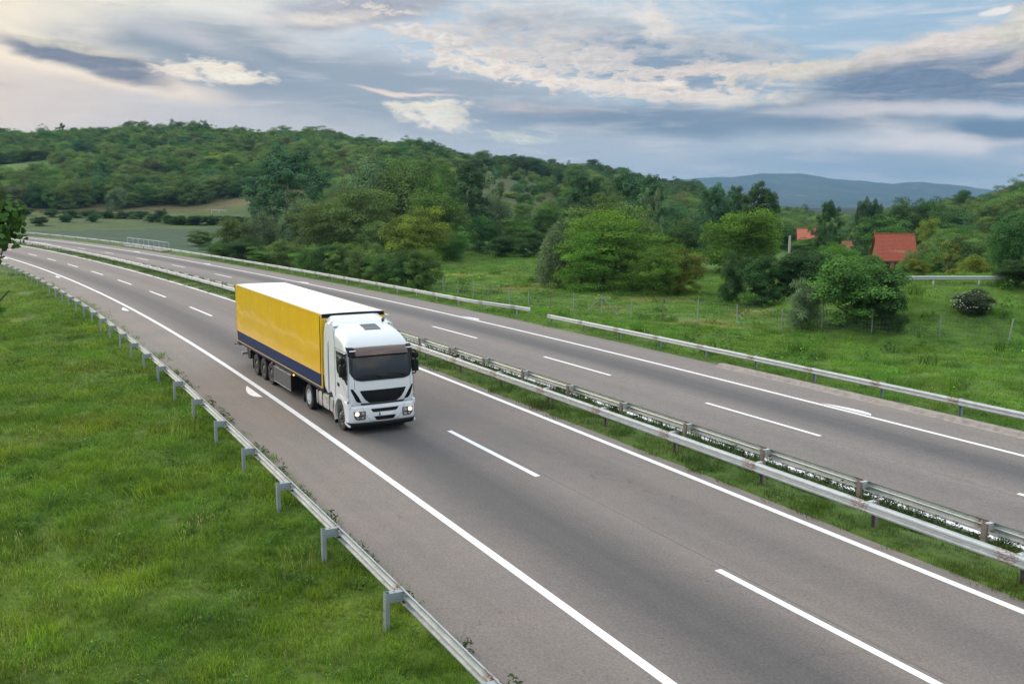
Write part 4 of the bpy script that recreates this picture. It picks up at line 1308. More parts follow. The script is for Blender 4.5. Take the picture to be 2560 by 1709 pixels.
    # ---------------- wheels
    def wheel(x, y, sg, kind):
        """kind: steer, drive (dual), trailer"""
        r = .505
        T = MB(); w = .30
        def ty(y0, w):
            p = [(.29, -w / 2 + .02), (.40, -w / 2), (.47, -w / 2 + .01), (.498, -w / 2 + .04), (r, -w / 2 + .07), (r, -.06), (r - .014, -.055), (r - .014, -.045), (r, -.04), (r, .04), (r - .014, .045), (r - .014, .055), (r, .06),
                 (r, w / 2 - .07), (.498, w / 2 - .04), (.47, w / 2 - .01), (.40, w / 2), (.29, w / 2 - .02)]
            T.lathe_y(p, (0, y0, 0), 40)
        if kind == 'drive':
            ty(0, .27); ty(-sg * .32, .27)
        else:
            ty(0, .34)
        o = T.build("wheel", RUB, root, smooth='auto', loc=(x, y, r + .0), fix=True)
        o.name = "wheel"
        Rm = MB(); m = {'steer': RIMD, 'drive': RIM, 'trailer': RIMD}[kind]
        f = sg
        if kind == 'drive': pr = [(.30, f * .115), (.285, f * .12), (.275, f * .06), (.25, -f * .03), (.20, -f * .06), (.12, -f * .06), (.11, f * .0), (.0, f * .01)]
        elif kind == 'steer': pr = [(.30, f * .14), (.285, f * .15), (.272, f * .10), (.24, f * .10), (.20, f * .125), (.15, f * .13), (.13, f * .19), (.10, f * .22), (.0, f * .225)]
        else: pr = [(.30, f * .14), (.285, f * .15), (.272, f * .09), (.24, f * .05), (.17, f * .06), (.15, f * .13), (.10, f * .16), (.0, f * .165)]
        Rm.lathe_y(pr, (0, 0, 0), 32); ro = Rm.build("rim", m, o, smooth='auto')
        H = MB()
        for k in range(10):
            a = 2 * math.pi * k / 10; rr_ = .168 if kind != 'drive' else .165; y0 = {'steer': .127, 'drive': -.06, 'trailer': .06}[kind]
            H.cyl((rr_ * math.cos(a), f * y0, rr_ * math.sin(a)), (rr_ * math.cos(a), f * (y0 + .035), rr_ * math.sin(a)), .016, n=6)
        nf = len(H.f)
        for k in range(10):
            a = 2 * math.pi * (k + .5) / 10; y0 = {'steer': .118, 'drive': -.0475, 'trailer': .057}[kind]
            pass
        H.build("wheel_nut_ring", RIM if kind != 'trailer' else RIMD, o)
        # bright outer lip
        B = MB(); B.lathe_y([(.302, f * .138), (.30, f * .153), (.288, f * .155), (.283, f * .148)] if kind != 'drive' else [(.302, f * .112), (.30, f * .126), (.288, f * .128), (.283, f * .12)], (0, 0, 0), 32); B.build("rim_lip", RIM if kind == 'drive' else RIMD, o, smooth='auto')

    for sg in (-1, 1):
        wheel(1.92, sg * 1.04, sg, 'steer'); wheel(-1.95, sg * 1.08, sg, 'drive')
        for x in (-7.50, -8.81, -10.12): wheel(x, sg * 1.06, sg, 'trailer')
        # mudguards of the drive axle and flaps
        g = MB(); g.grid([[(-1.95 + .58 * math.cos(a), sg * .62, .52 + .56 * math.sin(a)), (-1.95 + .58 * math.cos(a), sg * 1.22, .52 + .56 * math.sin(a))] for a in np.linspace(math.radians(5), math.radians(175), 14)])
        g.build("mudguard", BLK, root, smooth='auto')
        g = MB(); g.box(-2.60, -2.57, min(sg * .7, sg * 1.22), max(sg * .7, sg * 1.22), .16, .75); g.build("mud_flap", BLK, root)
        g = MB(); g.box(-10.78, -10.75, min(sg * .75, sg * 1.22), max(sg * .75, sg * 1.22), .22, .95); g.build("mud_flap", BLK, root)
        for x in (-7.50, -8.81, -10.12):
            g = MB(); g.grid([[(x + .56 * math.cos(a), sg * .85, .56 + .54 * math.sin(a)), (x + .56 * math.cos(a), sg * 1.20, .56 + .54 * math.sin(a))] for a in np.linspace(math.radians(25), math.radians(155), 10)])
            g.build("mudguard", BLK, root, smooth='auto')

    # ---------------- trailer
    L0 = -13.6; YW = 1.27; ZB, ZT = 1.15, 3.985
    bxm = MB(); bxm.box(L0, 0, -YW + .03, YW - .03, ZB, ZT - .03); tr = bxm.build("trailer_body", simple("trailer_inner", (.55, .36, .03), .4), root)
    for sg in (-1, 1):
        # curtain as a gently rippled sheet, navy band below, rails above and below
        c = MB(); nx = 110
        rows = []
        for k in range(nx + 1):
            x = L0 + .10 + (13.6 - .20) * k / nx
            rip = .001 * math.sin(x * 10.1) + .004 * math.sin(x * 1.9 + 1) + .0015 * math.sin(x * 4.3)
            rows.append([(x, sg * (YW - .012 + (rip + .012) * math.sin(math.pi * q) ** .7), 1.70 + (3.90 - 1.70) * q) for q in np.linspace(0, 1, 9)])
        c.grid(rows); c.build("side_curtain", YEL, tr, smooth='auto')
        c = MB(); c.box(L0 + .08, -.10, min(sg * (YW - .03), sg * (YW - .004)), max(sg * (YW - .03), sg * (YW - .004)), 1.235, 1.70); c.build("navy_band", NAVY, tr)
        c = MB(); c.box(L0 + .02, -.04, min(sg * (YW - .03), sg * YW), max(sg * (YW - .03), sg * YW), 1.185, 1.228); c.build("yellow_stripe", simple("stripe_yellow", (.55, .38, .05), .4) if sg < 0 else bpy.data.materials["stripe_yellow"], tr)
        c = MB(); c.box(L0, -.0, min(sg * (YW - .03), sg * (YW + .004)), max(sg * (YW - .03), sg * (YW + .004)), 1.10, 1.182); c.build("side_rail", NAVY, tr)
        c = MB(); c.box(L0, 0, min(sg * (YW - .05), sg * (YW + .0)), max(sg * (YW - .05), sg * (YW + .0)), 3.905, 3.985, .01); c.build("roof_rail", YEL, tr)
        for x in (L0, -.09):
            c = MB(); c.box(x, x + .09, min(sg * (YW - .06), sg * (YW + .003)), max(sg * (YW - .06), sg * (YW + .003)), 1.16, 3.99, .008)
            c.build("corner_post", YEL, tr)
        c = MB(); c.tube([(x, sg * (YW + .012), z) for x, z in ((-.115, 1.25), (-.115, 3.9))], .012, 5); c.build("curtain_pole", DARK, tr)
        c = MB(); c.box(-.03, .012, min(sg * (YW - .05), sg * (YW + .01)), max(sg * (YW - .05), sg * (YW + .01)), 3.80, 3.94); c.build("corner_casting", simple("casting_brass", (.5, .42, .25), .5) if sg < 0 else bpy.data.materials["casting_brass"], tr)
        # side guard panel and its edges
        c = MB(); c.box(-7.02, -4.42, min(sg * 1.19, sg * 1.23), max(sg * 1.19, sg * 1.23), .30, .93); so = c.build("side_guard", SIDEG, tr)
        c = MB(); c.box(-7.02, -4.42, min(sg * 1.19, sg * 1.24), max(sg * 1.19, sg * 1.24), .932, .955); c.box(-7.02, -4.42, min(sg * 1.19, sg * 1.24), max(sg * 1.19, sg * 1.24), .275, .297); c.build("guard_rail_trim", ALU, so)
        c = MB(); c.box(-4.41, -4.36, min(sg * .55, sg * 1.23), max(sg * .55, sg * 1.23), .28, .96); c.box(-6.9, -4.42, min(sg * .5, sg * 1.18), max(sg * .5, sg * 1.18), .40, 1.08); c.build("pallet_box", BLK, tr)
        for x in (-3.9, -7.2, -11.2):
            c = MB(); c.box(x - .05, x + .05, sg * 1.235 - .02, sg * 1.235 + .02, 1.02, 1.06); c.build("marker_light", AMBL if x == -3.9 else AMB, tr)
        c = MB(); c.box(-2.9, -2.78, sg * .75 - .07, sg * .75 + .07, .30, 1.1); c.box(-3.0, -2.68, sg * .75 - .12, sg * .75 + .12, .26, .30); c.build("landing_leg", DARK, tr)
    # roof, front wall, doors
    c = MB(); rows = []
    for y in np.linspace(-YW + .05, YW - .05, 15):
        rows.append([(x, y, 3.988 + .018 * (1 - (y / YW) ** 2) + (.004 if abs((x + .3) % 1.5 - .75) < .02 else 0)) for x in np.linspace(L0, -.02, 120)])
    c.grid(rows); c.build("roof", ROOFW, tr, smooth=True)
    c = MB(); c.box(-.02, .008, -YW + .05, YW - .05, 1.70, 3.84); c.build("front_wall", YEL, tr)
    c = MB(); c.box(-.02, .010, -YW + .05, YW - .05, 1.14, 1.699); c.build("front_band", NAVY, tr)
    c = MB(); c.box(-.03, .018, -YW + .04, YW - .04, 3.842, 3.985); c.build("front_top_trim", BLK, tr)
    c = MB(); c.box(L0 - .03, L0 + .01, -YW, YW, 1.12, 3.995); do = c.build("rear_doors", DARK, tr)
    c = MB()
    for y in (-.9, -.3, .3, .9): c.cyl((L0 - .05, y, 1.2), (L0 - .05, y, 3.9), .018, n=6)
    c.build("locking_bars", ALU, do)
    # chassis below the box
    c = MB()
    for sg in (-1, 1): c.box(L0 + .1, -1.2, min(sg * .46, sg * .56), max(sg * .46, sg * .56), .98, 1.14)
    for x in np.arange(-13.2, -1, 1.1): c.box(x - .04, x + .04, -1.15, 1.15, 1.04, 1.12)
    for x in (-7.50, -8.81, -10.12): c.cyl((x, -1.0, .505), (x, 1.0, .505), .075, n=10); c.box(x - .12, x + .5, -.62, .62, .52, .98)
    c.build("trailer_chassis", DARK, tr)
    # rear: underride bar, light bar, spare drum
    c = MB(); c.box(-13.3, -13.18, -1.15, 1.15, .52, .64); c.box(-13.28, -13.2, -.6, -.5, .6, 1.1); c.box(-13.28, -13.2, .5, .6, .6, 1.1); c.build("underride_bar", ALU, tr)
    c = MB(); c.box(-13.62, -13.5, -1.2, 1.2, .95, 1.12); c.build("rear_light_bar", BLK, tr)
    for sg in (-1, 1):
        c = MB(); c.box(-13.66, -13.622, sg * .95 - .2, sg * .95 + .2, .97, 1.09); c.build("tail_lamp", M['red_reflector'], tr)
        c = MB(); c.tube([(-13.55, sg * 1.2, 1.04), (-13.62, sg * 1.42, 1.0)], .02, 6); c.build("side_marker_arm", BLK, tr)
    c = MB(); c.cyl((-11.75, -1.15, .82), (-11.75, -.3, .82), .30, n=24); c.box(-12.3, -12.1, -1.1, -.4, .8, 1.05); c.build("air_tank", BLK, tr, smooth='auto')
    # cables behind the cab
    c = MB()
    for y, q in ((-.2, 0), (.0, .1), (.25, -.1)): c.tube([(.5, y, 1.9), (.36, y + .1, 1.55 + q * .3), (.2, y + .05, 1.6), (.02, y, 1.95)], .018, 5)
    c.build("air_hoses", BLK, root)
    return root


build_truck()
# ------------------------------------------------------------------ foliage
def mat_leaf():
    n = NT("foliage"); A = n.attr('tint').outputs['Color']
    oi = n.N.new('ShaderNodeObjectInfo')
    c = n.mix(1.0, A, oi.outputs['Color'], 'MULTIPLY')
    hs = n.N.new('ShaderNodeHueSaturation'); n.L.new(c, hs.inputs['Color'])
    n.L.new(n.rng(oi.outputs['Random'], 0, 1, .485, .515), hs.inputs['Hue']); n.L.new(n.rng(oi.outputs['Random'], 0, 1, .82, 1.18), hs.inputs['Value'])
    n.N.remove(n.b)
    d = n.N.new('ShaderNodeBsdfDiffuse'); n.L.new(hs.outputs[0], d.inputs['Color'])
    t = n.N.new('ShaderNodeBsdfTranslucent')
    tc = n.mix(1.0, hs.outputs[0], (1.25, 1.3, .55), 'MULTIPLY'); n.L.new(tc, t.inputs['Color'])
    g = n.N.new('ShaderNodeBsdfGlossy'); g.inputs['Roughness'].default_value = .5; g.inputs['Color'].default_value = (.55, .6, .6, 1)
    m1 = n.N.new('ShaderNodeMixShader'); m1.inputs[0].default_value = .2; n.L.new(d.outputs[0], m1.inputs[1]); n.L.new(t.outputs[0], m1.inputs[2])
    m2 = n.N.new('ShaderNodeMixShader'); m2.inputs[0].default_value = .02; n.L.new(m1.outputs[0], m2.inputs[1]); n.L.new(g.outputs[0], m2.inputs[2])
    n.L.new(m2.outputs[0], n.out.inputs[0])
    return n.m


M['leaf'] = mat_leaf()
M['bark'] = simple("bark", (.085, .068, .05), .9, var=.4, vscale=6)
M['bark_pale'] = simple("bark_pale", (.24, .22, .18), .9, var=.4, vscale=6)


def leaf_cards(c, nrm, size, rng, asp=1.5):
    """kite-shaped leaves: centres c, normals nrm, sizes"""
    n = len(c)
    nrm = nrm / (np.linalg.norm(nrm, axis=1)[:, None] + 1e-9)
    a = rng.normal(size=(n, 3)); a[:, 2] -= .35
    a -= (a * nrm).sum(1)[:, None] * nrm; a /= (np.linalg.norm(a, axis=1)[:, None] + 1e-9)
    b = np.cross(nrm, a)
    s = size[:, None]
    v = np.stack([c - a * s * asp * .5, c + b * s * .42 - a * s * .05, c + a * s * asp * .5, c - b * s * .42 - a * s * .05], 1)
    return v.reshape(-1, 3), np.arange(n * 4).reshape(n, 4)


def crown_mesh(kind, seed, nleaf):
    """crown in a unit box: height 0..1, radius .5"""
    rng = np.random.default_rng(seed)
    cl = []                                      # clumps: centre, radii, brightness
    if kind in ('round', 'locust', 'willow', 'bush', 'broad'):
        if kind == 'bush': z0, z1, nc = .0, 1., 40
        elif kind == 'willow': z0, z1, nc = .0, 1., 46
        elif kind == 'broad': z0, z1, nc = .0, 1., 60
        else: z0, z1, nc = .0, 1., 56
        nl = rng.integers(3, 6) if kind != 'bush' else 3
        lob = [(rng.uniform(-.17, .17), rng.uniform(-.17, .17), rng.uniform(.36, .66), rng.uniform(.27, .36)) for _ in range(nl)]
        lob += [(rng.uniform(-.12, .12), rng.uniform(-.12, .12), .22, .34), (rng.uniform(-.2, .2), rng.uniform(-.2, .2), .16, .26)]
        lob += [(0, 0, .40, .36)]
        for k in range(nc * 2):
            lx, ly, lz, lr = lob[rng.integers(len(lob))]
            d = rng.normal(size=3); d /= np.linalg.norm(d)
            d[2] = d[2] * .9 + .10
            p = np.array([lx, ly, lz]) + d * lr * np.array([1, 1, .95]) * rng.uniform(.55, 1.04)
            p[2] = np.clip(p[2], z0 + .04, .95)
            rr = np.hypot(p[0], p[1])
            lim = .44 * math.sqrt(max(.05, 1 - max(0, (p[2] - .45) / .56) ** 2)) * (1. if kind in ('bush', 'broad') else min(1, .74 + p[2] * .9))
            if rr > lim: p[:2] *= lim / rr
            r = rng.uniform(.07, .135)
            if kind == 'locust': rad = np.array([r * 1.5, r * 1.5, r * .62])
            elif kind == 'willow': rad = np.array([r * .9, r * .9, r * 1.7])
            else: rad = np.array([r * 1.1, r * 1.1, r * .9])
            cl.append((p, rad, rng.uniform(.60, 1.40)))
    elif kind == 'poplar':
        ns = 5; stems = [(rng.uniform(-.15, .15), rng.uniform(-.15, .15), rng.uniform(.82, .97)) for _ in range(ns)] + [(0, 0, 1.)]
        for k in range(170):                     # upright plumes round a few leading stems
            sx_, sy_, st_ = stems[rng.integers(len(stems))]
            z = rng.uniform(.04, .97) * st_
            R = .42 * max(.02, math.sin(math.pi * (z / st_) ** .80)) ** .42 * (1.1 if z < .6 else 1.)
            a = rng.uniform(0, 6.28); q = math.sqrt(rng.uniform()) * R
            cl.append((np.array([sx_ * .9 + q * math.cos(a), sy_ * .9 + q * math.sin(a), z]), np.array([.070, .070, .066]) * rng.uniform(.8, 1.25), rng.uniform(.6, 1.4)))
    elif kind == 'spruce':
        for j in range(26):
            f = j / 25; z = .05 + .93 * f; rad = .47 * (1 - f) ** .85 + .02
            for k in range(max(3, int(11 * (1 - f)))):
                a = rng.uniform(0, 6.28); rr = rad * rng.uniform(.5, 1)
                cl.append((np.array([rr * math.cos(a), rr * math.sin(a), z - .05 * rr]), np.array([.075, .075, .022]) * (.6 + .6 * (1 - f)), rng.uniform(.75, 1.2)))
    elif kind == 'sparse':
        for k in range(34):
            a = rng.uniform(0, 6.28); z = rng.uniform(.25, 1); r0 = .42 * math.sin(math.pi * min(1, z * .95)) ** .7 * rng.uniform(.2, 1)
            cl.append((np.array([r0 * math.cos(a), r0 * math.sin(a), z * .95]), np.array([.07, .07, .06]) * rng.uniform(.6, 1.2), rng.uniform(.75, 1.3)))
    vol = np.array([c[1][0] * c[1][1] for c in cl]); cnt = np.maximum(8, (vol / vol.sum() * nleaf)).astype(int)
    C = []; Nn = []; T = []
    for (p, rad, br), n in zip(cl, cnt):
        d = rng.normal(size=(n, 3)); d /= np.linalg.norm(d, axis=1)[:, None]
        d[:, 2] = np.where(d[:, 2] < -.35, -d[:, 2] * rng.uniform(0, 1, n), d[:, 2])
        sh = rng.uniform(.55, 1.12, n) ** .7
        # ragged sprigs push out of the clump
        sh *= 1 + (.30 if kind != 'poplar' else .12) * (rng.uniform(size=n) > .93)
        C.append(p + d * rad * sh[:, None]); nn = d * 1.0 + np.array([0, 0, .30]) + rng.normal(size=(n, 3)) * .32; Nn.append(nn)
        b = br * rng.uniform(.78, 1.22, n); hue = rng.normal(size=n) * .05
        T.append(np.stack([b * (1 + hue), b, b * (1 - hue)], 1))
    C = np.vstack(C); Nn = np.vstack(Nn); T = np.vstack(T)
    zt = np.quantile(C[:, 2], .995); rr_ = np.quantile(np.hypot(C[:, 0], C[:, 1]), .985)
    C = C / np.array([2 * rr_, 2 * rr_, zt])
    k = {'locust': .82, 'spruce': .7, 'bush': 1.1}.get(kind, 1.0)
    size = k * 2.55 / math.sqrt(nleaf) * rng.uniform(.7, 1.35, len(C))
    v, f = leaf_cards(C, Nn, size, rng, 1.7 if kind in ('locust', 'willow') else 1.45)
    me = new_mesh("crown_" + kind, v, f, attr={'tint': np.hstack([np.repeat(T, 4, 0), np.ones((len(T) * 4, 1))])})
    me.materials.append(M['leaf'])
    return me


def trunk_mesh(kind, seed):
    rng = random.Random(seed); mb = MB()
    pts = [(0, 0, -.05)]; top = {'poplar': .7, 'spruce': .97, 'bush': .45}.get(kind, .62)
    for k in range(1, 7): pts.append((rng.uniform(-.02, .02), rng.uniform(-.02, .02), top * k / 6))
    r0 = .022 if kind != 'bush' else .012
    mb.tube(pts, [r0 * (1 - .13 * k) for k in range(7)], 7)
    for k in range(9 if kind not in ('spruce', 'poplar') else 0):
        z = rng.uniform(.12, .5) * (1 if kind != 'bush' else .4); a = rng.uniform(0, 6.28); L_ = rng.uniform(.18, .38); up = rng.uniform(.12, .36)
        if kind == 'poplar': L_ *= .38; up = .26; z = rng.uniform(.1, .45)
        p = (0, 0, z); q = (math.cos(a) * L_ * .55, math.sin(a) * L_ * .55, z + up * .6); w = (math.cos(a) * L_, math.sin(a) * L_, z + up)
        mb.tube([p, q, w], [.010, .007, .003], 5)
    me = new_mesh("trunk_" + kind, mb.v, mb.f, smooth=True); me.materials.append(M['bark_pale'] if kind == 'poplar' else M['bark'])
    return me


ARCH = {}
for _k, _n, _c in (('round', 4, 21000), ('locust', 4, 24000), ('willow', 2, 22000), ('bush', 4, 21000), ('broad', 3, 25000), ('poplar', 3, 24000), ('spruce', 1, 9000), ('sparse', 2, 3500)):
    ARCH[_k] = [(crown_mesh(_k, 100 * len(ARCH) + i, _c), trunk_mesh(_k, 50 * len(ARCH) + i)) for i in range(_n)]

KIND_WORD = {'round': 'broadleaf_tree', 'locust': 'locust_tree', 'willow': 'willow_tree', 'bush': 'bush', 'broad': 'broadleaf_tree', 'poplar': 'poplar_tree', 'spruce': 'spruce_tree', 'sparse': 'thin_tree'}


def plant(kind, var, x, y, w, h, rgb, label, group=None, rz=0., sink=.0, cat=None, z=None):
    cm, tm = ARCH[kind][var % len(ARCH[kind])]
    z = gz(x, y) - sink * h if z is None else z
    name = KIND_WORD[kind]
    root = empty(name, (x, y, z), rz); root.scale = (w, w, h)
    tag(root, label, cat or ('bush' if kind == 'bush' else 'tree'), group)
    c = obj("foliage" if kind == 'bush' else "crown", cm, None, root); c.color = (*rgb, 1)
    obj("stem" if kind == 'bush' else "trunk", tm, None, root)
    return root


# leaf colours (albedo multipliers)
GR = (.092, .190, .038); DK = (.052, .120, .032); OL = (.118, .182, .048); YG = (.170, .220, .030); BR = (.110, .225, .026); GY = (.145, .220, .105); BL = (.066, .142, .062); BD = (.040, .092, .024)
